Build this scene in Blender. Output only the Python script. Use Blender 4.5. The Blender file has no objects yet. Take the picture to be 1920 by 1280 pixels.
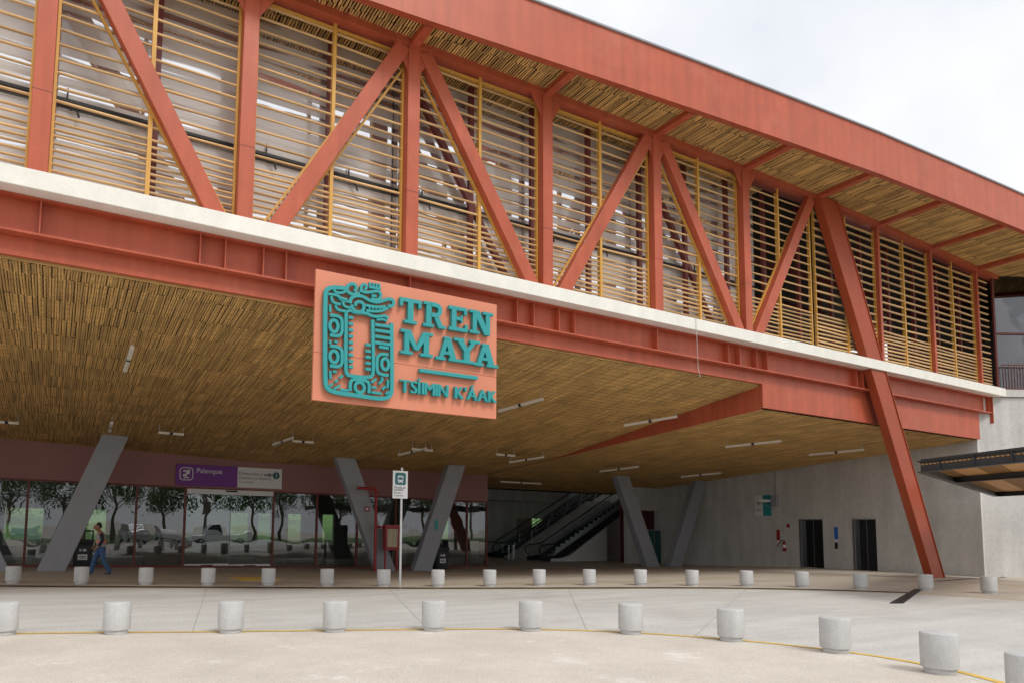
import bpy, bmesh, math, random
from mathutils import Vector, Matrix
random.seed(7)
S = bpy.context.scene
COL = S.collection
# ------------------------------------------------------------------ camera
PX, PY, F = 828.52, 877.76, 1303.136          # principal point / focal length, in 1920x1280 pixels
R3 = Matrix(((0.8734641, -0.0524656, -0.4840535), (-0.4867532, -0.0706520, -0.8706777), (0.0114813, 0.9961203, -0.0872497)))
CAM = Vector((0, 0, 1.6))
cd = bpy.data.cameras.new('camera'); cam = bpy.data.objects.new('camera', cd); COL.objects.link(cam)
cd.sensor_width = 36; cd.sensor_fit = 'HORIZONTAL'; cd.lens = 36 * F / 1920
cd.shift_x = (960 - PX) / 1920; cd.shift_y = (PY - 640) / 1920
cd.clip_start = .1; cd.clip_end = 1000
cam.matrix_world = Matrix.Translation(CAM) @ R3.to_4x4()
S.camera = cam
# ------------------------------------------------------------------ world, sun, exposure
SUN_EL, SUN_AZ = math.radians(50), math.radians(168)
w = bpy.data.worlds.new('World'); S.world = w; w.use_nodes = True
N = w.node_tree.nodes; L = w.node_tree.links; N.clear()
o = N.new('ShaderNodeOutputWorld'); bg = N.new('ShaderNodeBackground'); sky = N.new('ShaderNodeTexSky')
sky.sky_type = 'NISHITA'; sky.sun_disc = False; sky.sun_elevation = SUN_EL; sky.sun_rotation = SUN_AZ
sky.air_density = 1.5; sky.dust_density = 4
sc = N.new('ShaderNodeVectorMath'); sc.operation = 'SCALE'; sc.inputs['Scale'].default_value = .09
tc = N.new('ShaderNodeTexCoord'); nz = N.new('ShaderNodeTexNoise'); nz.inputs['Scale'].default_value = 2.2; nz.inputs['Detail'].default_value = 5
nz.inputs['Roughness'].default_value = .55
cr = N.new('ShaderNodeValToRGB'); cr.color_ramp.elements[0].position = .3; cr.color_ramp.elements[1].position = .62
cr.color_ramp.elements[0].color = (.74, .785, .86, 1); cr.color_ramp.elements[1].color = (1.02, 1.02, 1.02, 1)
mx = N.new('ShaderNodeMix'); mx.data_type = 'RGBA'; mx.inputs[0].default_value = .92
L.new(sky.outputs[0], sc.inputs[0]); L.new(tc.outputs['Generated'], nz.inputs['Vector']); L.new(nz.outputs['Fac'], cr.inputs[0])
L.new(sc.outputs[0], mx.inputs[6]); L.new(cr.outputs[0], mx.inputs[7]); L.new(mx.outputs[2], bg.inputs[0]); L.new(bg.outputs[0], o.inputs[0])
bg.inputs[1].default_value = 1.0
sd = bpy.data.lights.new('sun', 'SUN'); sun = bpy.data.objects.new('sun', sd); COL.objects.link(sun)
sd.energy = 1.5; sd.angle = math.radians(18); sd.color = (1, .96, .9)
sun.rotation_euler = Vector((-math.sin(SUN_AZ) * math.cos(SUN_EL), -math.cos(SUN_AZ) * math.cos(SUN_EL), -math.sin(SUN_EL))).to_track_quat('-Z', 'Y').to_euler()
sun.location = (0, -10, 40)
S.view_settings.view_transform = 'Standard'; S.view_settings.look = 'None'; S.view_settings.exposure = 0.15; S.view_settings.gamma = 1
S.render.engine = 'CYCLES'

# ------------------------------------------------------------------ measuring helpers (photo pixel -> point on a real plane)
def dirw(x, y): return R3 @ Vector((x - PX, -(y - PY), -F))
def onY(x, y, Y): d = dirw(x, y); return CAM + d * (Y / d.y)
def onX(x, y, X): d = dirw(x, y); return CAM + d * (X / d.x)
def onZ(x, y, Z): d = dirw(x, y); return CAM + d * ((Z - 1.6) / d.z)
def sm(t): t = max(0., min(1., t)); return t * t * (3 - 2 * t)
def gz(X, Y):                                   # paving falls gently towards the back drains
    a = .38 * sm((Y - 19) / 12) * max(0, min(1, (X + 2) / 19)); b = .13 * sm((X - 29.6) / 4.5)
    return -math.sqrt(a * a + b * b)
def G(x, y):
    z = 0
    for i in range(12): p = onZ(x, y, z); z = .5 * z + .5 * gz(p.x, p.y)
    p = onZ(x, y, z); p.z = gz(p.x, p.y); return p
def zlow(X, Y): return 5.69 - .068 * (Y - 14.4)
def zc(X, Y):                                   # underside of the bamboo ceiling
    if X > 20.05: return zlow(X, Y)
    s = .0912 + (.14 - .0912) * max(0, min(1, (X + 2) / 22)); return max(6.46 - s * (Y - 14.4), zlow(X, Y) + .01)
def onC(x, y, dz):
    d = dirw(x, y); p = None
    lo, hi = 14.6, 60.
    for i in range(40):
        m = (lo + hi) / 2; p = CAM + d * (m / d.y)
        if p.z < zc(p.x, p.y) - dz: lo = m
        else: hi = m
    return p

# ------------------------------------------------------------------ materials
def mat(name, col, rough=.6, metal=0, var=.12, scale=6., bump=0., spec=.5, grain=None, island=0., stretch=None, streak=0., obj_rand=0., patch=None, sscale=(3, 3, .25)):
    m = bpy.data.materials.new(name); m.use_nodes = True; t = m.node_tree; n = t.nodes; l = t.links; b = n['Principled BSDF']
    b.inputs['Roughness'].default_value = rough; b.inputs['Metallic'].default_value = metal; b.inputs['Specular IOR Level'].default_value = spec
    geo = n.new('ShaderNodeNewGeometry'); mp = n.new('ShaderNodeMapping'); l.new(geo.outputs['Position'], mp.inputs[0])
    if stretch: mp.inputs['Scale'].default_value = stretch
    q = n.new('ShaderNodeTexNoise'); q.inputs['Scale'].default_value = scale; q.inputs['Detail'].default_value = 6; q.inputs['Roughness'].default_value = .65
    l.new(mp.outputs[0], q.inputs['Vector'])
    mr = n.new('ShaderNodeMapRange'); mr.inputs[1].default_value = .25; mr.inputs[2].default_value = .75; mr.inputs[3].default_value = 1 - var; mr.inputs[4].default_value = 1 + var
    l.new(q.outputs['Fac'], mr.inputs[0]); val = mr.outputs[0]
    def mul(a, bb):
        k = n.new('ShaderNodeMath'); k.operation = 'MULTIPLY'; l.new(a, k.inputs[0]); l.new(bb, k.inputs[1]); return k.outputs[0]
    if grain:
        g = n.new('ShaderNodeTexNoise'); g.inputs['Scale'].default_value = grain[0]; g.inputs['Detail'].default_value = 3; l.new(geo.outputs['Position'], g.inputs['Vector'])
        r = n.new('ShaderNodeMapRange'); r.inputs[1].default_value = .3; r.inputs[2].default_value = .7; r.inputs[3].default_value = 1 - grain[1]; r.inputs[4].default_value = 1 + grain[1]
        l.new(g.outputs['Fac'], r.inputs[0]); val = mul(val, r.outputs[0])
    if streak:
        mp2 = n.new('ShaderNodeMapping'); mp2.inputs['Scale'].default_value = sscale; l.new(geo.outputs['Position'], mp2.inputs[0])
        g = n.new('ShaderNodeTexNoise'); g.inputs['Scale'].default_value = 2; g.inputs['Detail'].default_value = 5; l.new(mp2.outputs[0], g.inputs['Vector'])
        r = n.new('ShaderNodeMapRange'); r.inputs[1].default_value = .3; r.inputs[2].default_value = .7; r.inputs[3].default_value = 1 - streak; r.inputs[4].default_value = 1 + streak
        l.new(g.outputs['Fac'], r.inputs[0]); val = mul(val, r.outputs[0])
    if island or obj_rand:
        src = geo.outputs['Random Per Island']
        if obj_rand: oi = n.new('ShaderNodeObjectInfo'); src = oi.outputs['Random']
        a = island or obj_rand
        r = n.new('ShaderNodeMapRange'); r.inputs[3].default_value = 1 - a; r.inputs[4].default_value = 1 + a; l.new(src, r.inputs[0]); val = mul(val, r.outputs[0])
    vm = n.new('ShaderNodeVectorMath'); vm.operation = 'SCALE'; vm.inputs[0].default_value = col; l.new(val, vm.inputs['Scale']); l.new(vm.outputs[0], b.inputs['Base Color'])
    for pc, ps, lo_, hi_, amt in (patch or []):
        g = n.new('ShaderNodeTexNoise'); g.inputs['Scale'].default_value = ps; g.inputs['Detail'].default_value = 7; g.inputs['Roughness'].default_value = .7; l.new(geo.outputs['Position'], g.inputs['Vector'])
        r = n.new('ShaderNodeMapRange'); r.inputs[1].default_value = lo_; r.inputs[2].default_value = hi_; r.inputs[4].default_value = amt; l.new(g.outputs['Fac'], r.inputs[0])
        px_ = n.new('ShaderNodeMix'); px_.data_type = 'RGBA'; l.new(r.outputs[0], px_.inputs[0]); l.new(b.inputs['Base Color'].links[0].from_socket, px_.inputs[6]); px_.inputs[7].default_value = (*pc, 1); l.new(px_.outputs[2], b.inputs['Base Color'])
    if bump:
        bn = n.new('ShaderNodeBump'); bn.inputs['Strength'].default_value = bump; bn.inputs['Distance'].default_value = .01
        g2 = n.new('ShaderNodeTexNoise'); g2.inputs['Scale'].default_value = grain[0] if grain else 40; g2.inputs['Detail'].default_value = 4
        l.new(geo.outputs['Position'], g2.inputs['Vector']); l.new(g2.outputs['Fac'], bn.inputs['Height']); l.new(bn.outputs[0], b.inputs['Normal'])
    return m
def glass(name, tint, lo, hi, wave=0.):
    m = bpy.data.materials.new(name); m.use_nodes = True; t = m.node_tree; n = t.nodes; l = t.links; n.clear()
    out = n.new('ShaderNodeOutputMaterial'); ms = n.new('ShaderNodeMixShader'); tr = n.new('ShaderNodeBsdfTransparent'); gl = n.new('ShaderNodeBsdfGlossy')
    tr.inputs[0].default_value = (*tint, 1); gl.inputs['Roughness'].default_value = 0.0; gl.inputs[0].default_value = (.95, .97, 1, 1)
    fr = n.new('ShaderNodeFresnel'); fr.inputs[0].default_value = 1.5
    mr = n.new('ShaderNodeMapRange'); mr.inputs[1].default_value = .04; mr.inputs[2].default_value = 1; mr.inputs[3].default_value = lo; mr.inputs[4].default_value = hi
    l.new(fr.outputs[0], mr.inputs[0]); l.new(mr.outputs[0], ms.inputs[0]); l.new(tr.outputs[0], ms.inputs[1]); l.new(gl.outputs[0], ms.inputs[2]); l.new(ms.outputs[0], out.inputs[0])
    if wave:
        geo = n.new('ShaderNodeNewGeometry'); mp = n.new('ShaderNodeMapping'); mp.inputs['Scale'].default_value = (.55, .55, .9); l.new(geo.outputs['Position'], mp.inputs[0])
        q = n.new('ShaderNodeTexNoise'); q.inputs['Scale'].default_value = .9; q.inputs['Detail'].default_value = 1; l.new(mp.outputs[0], q.inputs['Vector'])
        bn = n.new('ShaderNodeBump'); bn.inputs['Strength'].default_value = 1; bn.inputs['Distance'].default_value = wave; l.new(q.outputs['Fac'], bn.inputs['Height']); l.new(bn.outputs[0], gl.inputs['Normal'])
    return m
M = {}
M['red'] = mat('red_oxide_paint', (.46, .10, .05), .42, spec=.35, var=.11, scale=1.2, grain=(30, .05), streak=.10, sscale=(2.2, 2.2, .18), patch=[((.62, .36, .28), 3.1, .68, .77, .5), ((.33, .075, .045), .8, .56, .74, .45), ((.56, .20, .14), .5, .55, .75, .4)])
M['rust'] = mat('rust_red_paint', (.36, .066, .026), .42, spec=.3, var=.08, scale=1.5, streak=.05, sscale=(2, 2, .2))
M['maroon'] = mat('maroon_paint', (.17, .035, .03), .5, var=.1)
M['white'] = mat('white_concrete_band', (.84, .815, .755), .75, var=.05, scale=1.6, grain=(25, .04), streak=.04, sscale=(1.5, 1.5, .4), bump=.1, patch=[((.72, .55, .28), 1.3, .64, .76, .6), ((.45, .42, .37), 4, .66, .76, .35)])
M['wood'] = mat('golden_bamboo_pole', (.60, .37, .165), .5, var=.22, scale=5, stretch=(.5, 4, 4), obj_rand=.22)
M['woodj'] = mat('golden_bamboo_pole_joined', (.60, .37, .165), .5, var=.22, scale=5, stretch=(.5, 4, 4), island=.22)
M['yellow'] = mat('golden_timber_frame', (.64, .335, .06), .5, var=.15, scale=3, stretch=(6, 6, .6))
M['cane'] = mat('bamboo_cane', (.60, .375, .14), .6, var=.28, scale=1.1, island=.3)
M['cane2'] = mat('bamboo_cane_eave', (.60, .375, .14), .6, var=.28, scale=1.5, island=.38)
M['tie'] = mat('cane_tie', (.42, .26, .10), .7)
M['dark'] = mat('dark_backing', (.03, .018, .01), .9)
M['grey'] = mat('grey_steel_paint', (.31, .32, .355), .5, var=.08, scale=2, grain=(40, .03))
M['pink'] = mat('dusty_pink_render', (.34, .165, .155), .8, var=.07, scale=1, grain=(60, .05))
M['frame'] = mat('dark_red_frame', (.16, .03, .022), .45)
M['conc'] = mat('fairfaced_concrete', (.56, .55, .53), .75, var=.13, scale=.55, grain=(9, .07), streak=.12, sscale=(.9, .9, .12), bump=.08, patch=[((.58, .57, .55), 1.1, .55, .72, .5)])
M['conc_pale'] = mat('pale_plaster', (.50, .48, .42), .85, var=.08)
M['bollard'] = mat('precast_concrete', (.52, .52, .515), .85, var=.10, scale=5, grain=(70, .09), streak=.08, bump=.5, patch=[((.33, .32, .30), 5, .6, .74, .5), ((.66, .66, .65), 3, .6, .7, .4)])
M['walk'] = mat('walkway_concrete', (.50, .44, .37), .7, var=.2, scale=.35, grain=(30, .12), stretch=(1, 2.2, 1), bump=.15, patch=[((.20, .16, .13), .9, .62, .74, .5)])
M['road'] = mat('road_concrete', (.56, .55, .52), .85, var=.16, scale=.6, grain=(22, .12), stretch=(.45, 2.6, 1), bump=.2, patch=[((.40, .38, .35), .33, .5, .7, .5), ((.34, .32, .29), .7, .56, .74, .55), ((.70, .69, .67), 1.4, .58, .7, .5), ((.30, .22, .17), 2.6, .69, .76, .5)])
M['fore'] = mat('exposed_aggregate', (.62, .565, .50), .9, var=.12, scale=.8, grain=(70, .2), bump=.5, patch=[((.80, .78, .74), 1.0, .57, .68, .75), ((.38, .33, .28), 1.9, .63, .74, .4)])
M['paint'] = mat('yellow_road_paint', (.72, .48, .10), .7, var=.25, scale=7)
M['black'] = mat('black_plastic', (.015, .015, .017), .5, var=.1)
M['edging'] = mat('dark_edging', (.02, .02, .024), .6)
M['teal'] = mat('turquoise_letter', (.02, .31, .32), .45, var=.06)
M['signpink'] = mat('salmon_sign_panel', (.69, .24, .14), .55, var=.04, scale=1)
M['purple'] = mat('purple_vinyl', (.18, .03, .28), .5, var=.03)
M['signwhite'] = mat('white_vinyl', (.74, .74, .75), .5, var=.03)
M['ink'] = mat('dark_ink', (.04, .045, .055), .6)
M['tealdark'] = mat('dark_teal_print', (.015, .13, .15), .5)
M['blue'] = mat('blue_sign', (.02, .13, .55), .5)
M['firered'] = mat('fire_red_enamel', (.33, .012, .016), .35, var=.05)
M['hose'] = mat('canvas_hose', (.62, .56, .42), .9, var=.2, scale=30)
M['steel'] = mat('brushed_steel', (.55, .55, .56), .32, 1., var=.06, stretch=(20, 20, .3))
M['galv'] = mat('galvanised_pole', (.62, .63, .64), .4, .6, var=.05)
M['darksteel'] = mat('elevator_dark_steel', (.06, .06, .065), .22, .9, var=.15, scale=2)
M['tube'] = mat('lamp_housing_white', (.72, .68, .60), .5, var=.05)
M['esc'] = mat('escalator_dark', (.02, .02, .024), .35)
M['canopy'] = mat('charcoal_steel', (.06, .062, .066), .5, var=.1)
M['board'] = mat('orange_timber_board', (.50, .25, .07), .6, var=.2, stretch=(.6, 5, 5), island=.15)
M['floor'] = mat('hall_floor', (.22, .21, .2), .3, var=.1)
M['hallwall'] = mat('hall_wall', (.16, .155, .15), .8)
M['soil'] = mat('lawn_ground', (.075, .15, .025), .9, var=.35, scale=1.5, grain=(20, .3))
M['bark'] = mat('bark', (.12, .085, .055), .9, var=.3)
M['leaf'] = mat('leaf', (.075, .15, .03), .6, var=.3, island=.35)
M['carwhite'] = mat('white_car_paint', (.75, .76, .77), .25, spec=.6, var=.02)
M['carsilver'] = mat('silver_car_paint', (.45, .46, .48), .25, .5, var=.02)
M['carred'] = mat('red_car_paint', (.5, .04, .03), .25, var=.02)
M['carblue'] = mat('blue_car_paint', (.05, .08, .35), .25, var=.02)
M['rubber'] = mat('rubber', (.02, .02, .02), .8)
M['carglass'] = mat('car_glass', (.02, .025, .03), .05)
M['skin'] = mat('skin', (.30, .15, .09), .55, var=.04)
M['hair'] = mat('dark_hair', (.02, .014, .01), .6)
M['shirt'] = mat('navy_sleeve', (.018, .02, .035), .8)
M['vest'] = mat('grey_vest', (.33, .31, .30), .8, var=.06, scale=12)
M['orange'] = mat('orange_reflective_tape', (.85, .16, .05), .4)
M['jeans'] = mat('blue_denim', (.045, .10, .22), .85, var=.18, scale=14)
M['shoe'] = mat('brown_shoe', (.10, .075, .06), .7)
M['glass'] = glass('hall_glazing', (.60, .68, .66), .125, .95, .010)
M['joint'] = mat('joint_filler', (.27, .26, .24), .9)
M['escglass'] = glass('balustrade_glass', (.80, .88, .87), .05, .9)
M['boxglass'] = glass('walkway_glazing', (.45, .43, .44), .10, .95, .006)
M['tealglass'] = mat('teal_glass', (.02, .10, .10), .1)
# glazing behind the louvres: grey sheet, mirror bands put in to imitate reflected sky streaks
def bandglass():
    m = bpy.data.materials.new('sky_streak_glazing'); m.use_nodes = True; t = m.node_tree; n = t.nodes; l = t.links; b = n['Principled BSDF']
    b.inputs['Base Color'].default_value = (.66, .60, .56, 1); b.inputs['Roughness'].default_value = .55
    out = n['Material Output']; gl = n.new('ShaderNodeBsdfGlossy'); gl.inputs['Roughness'].default_value = .02; gl.inputs[0].default_value = (.93, .95, 1, 1)
    geo = n.new('ShaderNodeNewGeometry'); sp = n.new('ShaderNodeSeparateXYZ'); l.new(geo.outputs['Position'], sp.inputs[0])
    md = n.new('ShaderNodeMath'); md.operation = 'MODULO'; md.inputs[1].default_value = .33; l.new(sp.outputs[2], md.inputs[0])
    lt = n.new('ShaderNodeMath'); lt.operation = 'LESS_THAN'; lt.inputs[1].default_value = .135; l.new(md.outputs[0], lt.inputs[0])
    mp = n.new('ShaderNodeMapping'); mp.inputs['Scale'].default_value = (.33, 1, 3.03); l.new(geo.outputs['Position'], mp.inputs[0])
    wn = n.new('ShaderNodeTexNoise'); wn.inputs['Scale'].default_value = 1.0; wn.inputs['Detail'].default_value = 1; l.new(mp.outputs[0], wn.inputs['Vector'])
    gt = n.new('ShaderNodeMapRange'); gt.inputs[1].default_value = .42; gt.inputs[2].default_value = .5; gt.inputs[3].default_value = 0; gt.inputs[4].default_value = .72; l.new(wn.outputs['Fac'], gt.inputs[0])
    k = n.new('ShaderNodeMath'); k.operation = 'MULTIPLY'; l.new(lt.outputs[0], k.inputs[0]); l.new(gt.outputs[0], k.inputs[1])
    ad = n.new('ShaderNodeMath'); ad.operation = 'ADD'; ad.inputs[1].default_value = .06; l.new(k.outputs[0], ad.inputs[0])
    wv = n.new('ShaderNodeTexNoise'); wv.inputs['Scale'].default_value = .8; bn = n.new('ShaderNodeBump'); bn.inputs['Distance'].default_value = .02; l.new(geo.outputs['Position'], wv.inputs['Vector'])
    l.new(wv.outputs['Fac'], bn.inputs['Height']); l.new(bn.outputs[0], gl.inputs['Normal'])
    ms = n.new('ShaderNodeMixShader'); l.new(ad.outputs[0], ms.inputs[0]); l.new(b.outputs[0], ms.inputs[1]); l.new(gl.outputs[0], ms.inputs[2]); l.new(ms.outputs[0], out.inputs[0])
    return m
M['band'] = bandglass()

# ------------------------------------------------------------------ mesh builder
def wloc(o):
    v = Vector((0, 0, 0))
    while o: v += o.location; o = o.parent
    return v
class MB:
    def __init__(s): s.v = []; s.f = []
    def add(s, vs, fs): b = len(s.v); s.v += [Vector(v) for v in vs]; s.f += [tuple(i + b for i in f) for f in fs]; return s
    def box(s, x0, x1, y0, y1, z0, z1):
        return s.add([(x, y, z) for z in (z0, z1) for y in (y0, y1) for x in (x0, x1)], [(0, 2, 3, 1), (4, 5, 7, 6), (0, 1, 5, 4), (2, 6, 7, 3), (0, 4, 6, 2), (1, 3, 7, 5)])
    def prism(s, poly, off):                      # polygon (list of points) pushed along off
        n = len(poly); p = [Vector(q) for q in poly]; off = Vector(off)
        return s.add(p + [q + off for q in p], [tuple(range(n)), tuple(range(2 * n - 1, n - 1, -1))] + [(i, n + i, n + (i + 1) % n, (i + 1) % n) for i in range(n)])
    def beam(s, a, b, w, d, side=(0, 1, 0)):      # rectangular bar from a to b; d measured along side
        a = Vector(a); b = Vector(b); t = (b - a).normalized(); sd_ = Vector(side); sd_ = (sd_ - t * sd_.dot(t)).normalized(); u = t.cross(sd_)
        q = [u * (i * w / 2) + sd_ * (j * d / 2) for i, j in ((-1, -1), (1, -1), (1, 1), (-1, 1))]
        return s.add([a + k for k in q] + [b + k for k in q], [(0, 1, 2, 3), (7, 6, 5, 4), (0, 4, 5, 1), (1, 5, 6, 2), (2, 6, 7, 3), (3, 7, 4, 0)])
    def tube(s, path, r, n=8, cap=True):
        P = [Vector(p) for p in path]; b = len(s.v); rr = r if isinstance(r, (list, tuple)) else [r] * len(P); prev = None
        for i, p in enumerate(P):
            t = (P[min(i + 1, len(P) - 1)] - P[max(i - 1, 0)]).normalized()
            u = prev if prev is not None else (Vector((0, 0, 1)) if abs(t.z) < .9 else Vector((1, 0, 0)))
            u = (u - t * u.dot(t)).normalized(); prev = u; v = t.cross(u)
            s.v += [p + (u * math.cos(2 * math.pi * k / n) + v * math.sin(2 * math.pi * k / n)) * rr[i] for k in range(n)]
        for i in range(len(P) - 1):
            for k in range(n): s.f.append((b + i * n + k, b + i * n + (k + 1) % n, b + (i + 1) * n + (k + 1) % n, b + (i + 1) * n + k))
        if cap: s.f.append(tuple(b + k for k in range(n - 1, -1, -1))); e = b + (len(P) - 1) * n; s.f.append(tuple(e + k for k in range(n)))
        return s
    def lathe(s, prof, c=(0, 0, 0), n=40):
        b = len(s.v); c = Vector(c)
        for r, z in prof: s.v += [c + Vector((r * math.cos(2 * math.pi * k / n), r * math.sin(2 * math.pi * k / n), z)) for k in range(n)]
        for i in range(len(prof) - 1):
            for k in range(n): s.f.append((b + i * n + k, b + i * n + (k + 1) % n, b + (i + 1) * n + (k + 1) % n, b + (i + 1) * n + k))
        s.f.append(tuple(b + k for k in range(n - 1, -1, -1))); e = b + (len(prof) - 1) * n; s.f.append(tuple(e + k for k in range(n))); return s
    def build(s, name, m, parent=None, smooth=False, loc=None, bevel=0.):
        me = bpy.data.meshes.new(name); off = wloc(parent) + (Vector(loc) if loc is not None else Vector())
        me.from_pydata([tuple(v - off) if (parent or loc is not None) else tuple(v) for v in s.v], [], s.f); me.validate()
        me.materials.append(M[m] if isinstance(m, str) else m)
        bm = bmesh.new(); bm.from_mesh(me); bmesh.ops.recalc_face_normals(bm, faces=bm.faces); bm.to_mesh(me); bm.free()
        if smooth:
            me.polygons.foreach_set('use_smooth', [True] * len(me.polygons))
            me.set_sharp_from_angle(angle=math.radians(40))
        ob = bpy.data.objects.new(name, me); COL.objects.link(ob); ob.parent = parent
        if loc is not None: ob.location = loc
        if bevel:
            b = ob.modifiers.new('bevel', 'BEVEL'); b.width = bevel; b.segments = 2; b.limit_method = 'ANGLE'
        return ob
def tag(o, label, cat, group=None):
    o['label'] = label; o['category'] = cat
    if group: o['group'] = group
    return o
def root(name, loc, label, cat, group=None):
    e = bpy.data.objects.new(name, None); COL.objects.link(e); e.location = loc; e.empty_display_size = .2; return tag(e, label, cat, group)
def struct(o): o['kind'] = 'structure'; return o
def stuff(o): o['kind'] = 'stuff'; return o
def copytree(o, parent=None):
    c = o.copy(); COL.objects.link(c); c.parent = parent
    for ch in o.children: copytree(ch, c)
    return c
def text(body, p, ux, uy, size, m, name, parent, off=0., depth=.004):
    cu = bpy.data.curves.new('t', 'FONT'); cu.body = body; cu.size = size; cu.offset = off; cu.extrude = depth / 2; cu.resolution_u = 3
    t = bpy.data.objects.new('t', cu); COL.objects.link(t); dg = bpy.context.evaluated_depsgraph_get(); me = bpy.data.meshes.new_from_object(t.evaluated_get(dg))
    bpy.data.objects.remove(t); bpy.data.curves.remove(cu)
    ux = Vector(ux).normalized(); uy = Vector(uy).normalized(); un = ux.cross(uy); p = Vector(p)
    for v in me.vertices: v.co = p + ux * v.co.x + uy * v.co.y + un * v.co.z - wloc(parent)
    me.materials.clear(); me.materials.append(M[m]); me.name = name; ob = bpy.data.objects.new(name, me); COL.objects.link(ob); ob.parent = parent; return ob
def ribbon(mb, pts, w, y0, y1, closed=False, smooth_n=0):
    """thick flat stroke in an XZ plane: pts are (x,z); front at y0, back at y1"""
    P = [Vector((p[0], p[1])) for p in pts]
    for _ in range(smooth_n):
        Q = [] if closed else [P[0]]; n = len(P)
        for i in range(n if closed else n - 1): a, b = P[i], P[(i + 1) % n]; Q += [a * .75 + b * .25, a * .25 + b * .75]
        if not closed: Q.append(P[-1])
        P = Q
    n = len(P); Lf = []; Rt = []
    for i in range(n):
        a = P[i - 1] if (i > 0 or closed) else P[i]; c = P[(i + 1) % n] if (i < n - 1 or closed) else P[i]
        d1 = (P[i] - a).normalized() if (P[i] - a).length > 1e-6 else (c - P[i]).normalized(); d2 = (c - P[i]).normalized() if (c - P[i]).length > 1e-6 else d1
        t = (d1 + d2).normalized() if (d1 + d2).length > 1e-3 else d1; nn = Vector((-t.y, t.x)); k = w / 2 / max(.5, nn.dot(Vector((-d1.y, d1.x))))
        Lf.append(P[i] + nn * k); Rt.append(P[i] - nn * k)
    vs = []
    for y in (y0, y1): vs += [(q.x, y, q.y) for q in Lf] + [(q.x, y, q.y) for q in Rt]
    fs = []
    for i in range(n if closed else n - 1):
        j = (i + 1) % n; fs += [(i, j, n + j, n + i), (2 * n + i, 3 * n + i, 3 * n + j, 2 * n + j), (i, 2 * n + i, 2 * n + j, j), (n + i, n + j, 3 * n + j, 3 * n + i)]
    if not closed: fs += [(0, n, 3 * n, 2 * n), (n - 1, 3 * n - 1, 4 * n - 1, 2 * n - 1)]
    mb.add(vs, fs)

# ------------------------------------------------------------------ the setting: ground, road, markings
def frange(a, b, s):
    r = []; x = a
    while x < b - 1e-6: r.append(x); x += s
    return r + [b]
xs = [-300, -120, -60, -30] + frange(-20, 60, 1.25) + [80, 140, 300]; ys = [-300, -120, -60, -30] + frange(-12, 60, 1.25) + [80, 140, 300]
mb = MB(); mb.add([(x, y, gz(x, y)) for y in ys for x in xs], [(j * len(xs) + i, j * len(xs) + i + 1, (j + 1) * len(xs) + i + 1, (j + 1) * len(xs) + i) for j in range(len(ys) - 1) for i in range(len(xs) - 1)])
struct(mb.build('walkway_ground', 'walk'))
def smooth(P, k=2):
    for _ in range(k):
        Q = [P[0]]
        for a, b in zip(P, P[1:]): Q += [a * .75 + b * .25, a * .25 + b * .75]
        P = Q + [P[-1]]
    return P
nearL = [onZ(x, y, 0) for x, y in [(-500, 1196), (-200, 1192), (0, 1189), (370, 1186), (700, 1182), (960, 1179.5), (1160, 1185), (1280, 1193.5), (1400, 1202.5), (1535, 1217), (1640, 1231), (1725, 1246), (1810, 1264), (1920, 1296), (2100, 1380)]]
nearL.append(nearL[-1] + Vector((.2, -4, 0))); nearL.append(nearL[-1] + Vector((-1.5, -12, 0)))
farL = [onZ(x, y, 0) for x, y in [(-500, 1094), (-200, 1097), (0, 1099), (250, 1100.5), (480, 1102), (700, 1103), (960, 1103.2), (1310, 1102), (1450, 1104), (1560, 1106.5), (1700, 1111), (1820, 1118), (1920, 1125)]]
farL.append(farL[-1] + Vector((3, -5, 0))); farL.append(farL[-1] + Vector((2, -20, 0)))
nearS = smooth(nearL); farS = smooth(farL)
def arclen(P, n):
    d = [0]
    for a, b in zip(P, P[1:]): d.append(d[-1] + (b - a).length)
    out = []; j = 0
    for i in range(n):
        t = d[-1] * i / (n - 1)
        while j < len(d) - 2 and d[j + 1] < t: j += 1
        out.append(P[j].lerp(P[j + 1], (t - d[j]) / max(1e-6, d[j + 1] - d[j])))
    return out
def sheet(A, B, z, name, m):
    n = len(A); b = MB().add([(p.x, p.y, gz(p.x, p.y) + z) for p in A] + [(p.x, p.y, gz(p.x, p.y) + z) for p in B], [(i, i + 1, n + i + 1, n + i) for i in range(n - 1)]); return struct(b.build(name, m))
A = arclen(nearS, 90); B = arclen(farS, 90)
sheet(A, B, .004, 'road', 'road')
# forecourt where the camera stands: from the yellow line back
mb = MB(); cen = Vector((-8, -6, 0)); n = len(A)
mb.add([(p.x, p.y, .009) for p in A] + [tuple(p.lerp(cen, .96).to_2d()) + (.009,) for p in A], [(i, i + 1, n + i + 1, n + i) for i in range(n - 1)])
struct(mb.build('forecourt', 'fore'))
def offs(P, d):
    r = []
    for i, p in enumerate(P):
        t = (P[min(i + 1, len(P) - 1)] - P[max(i - 1, 0)]).normalized(); r.append(p + Vector((-t.y, t.x, 0)) * d)
    return r
sheet(nearS, offs(nearS, .11), .014, 'yellow_edge_line', 'paint')
fk = [p for p in farS if p.x < onZ(1705, 1111, 0).x]
sheet(offs(fk, .02), offs(fk, .36), .011, 'dark_edge_strip', 'edging')  # flat dark strip along the far edge of the road
sheet(offs(farS, -.12), offs(farS, -.05), .010, 'yellow_kerb_line', 'paint')
def strip(pts, wd, z, name, m):
    P = smooth([G(*q) for q in pts], 3); return sheet(offs(P, -wd / 2), offs(P, wd / 2), z, name, m)
strip([(-60, 1089), (250, 1090.5), (480, 1091), (760, 1092), (960, 1094), (1180, 1091), (1330, 1085), (1400, 1082)], .09, .006, 'walkway_line', 'paint')
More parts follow.
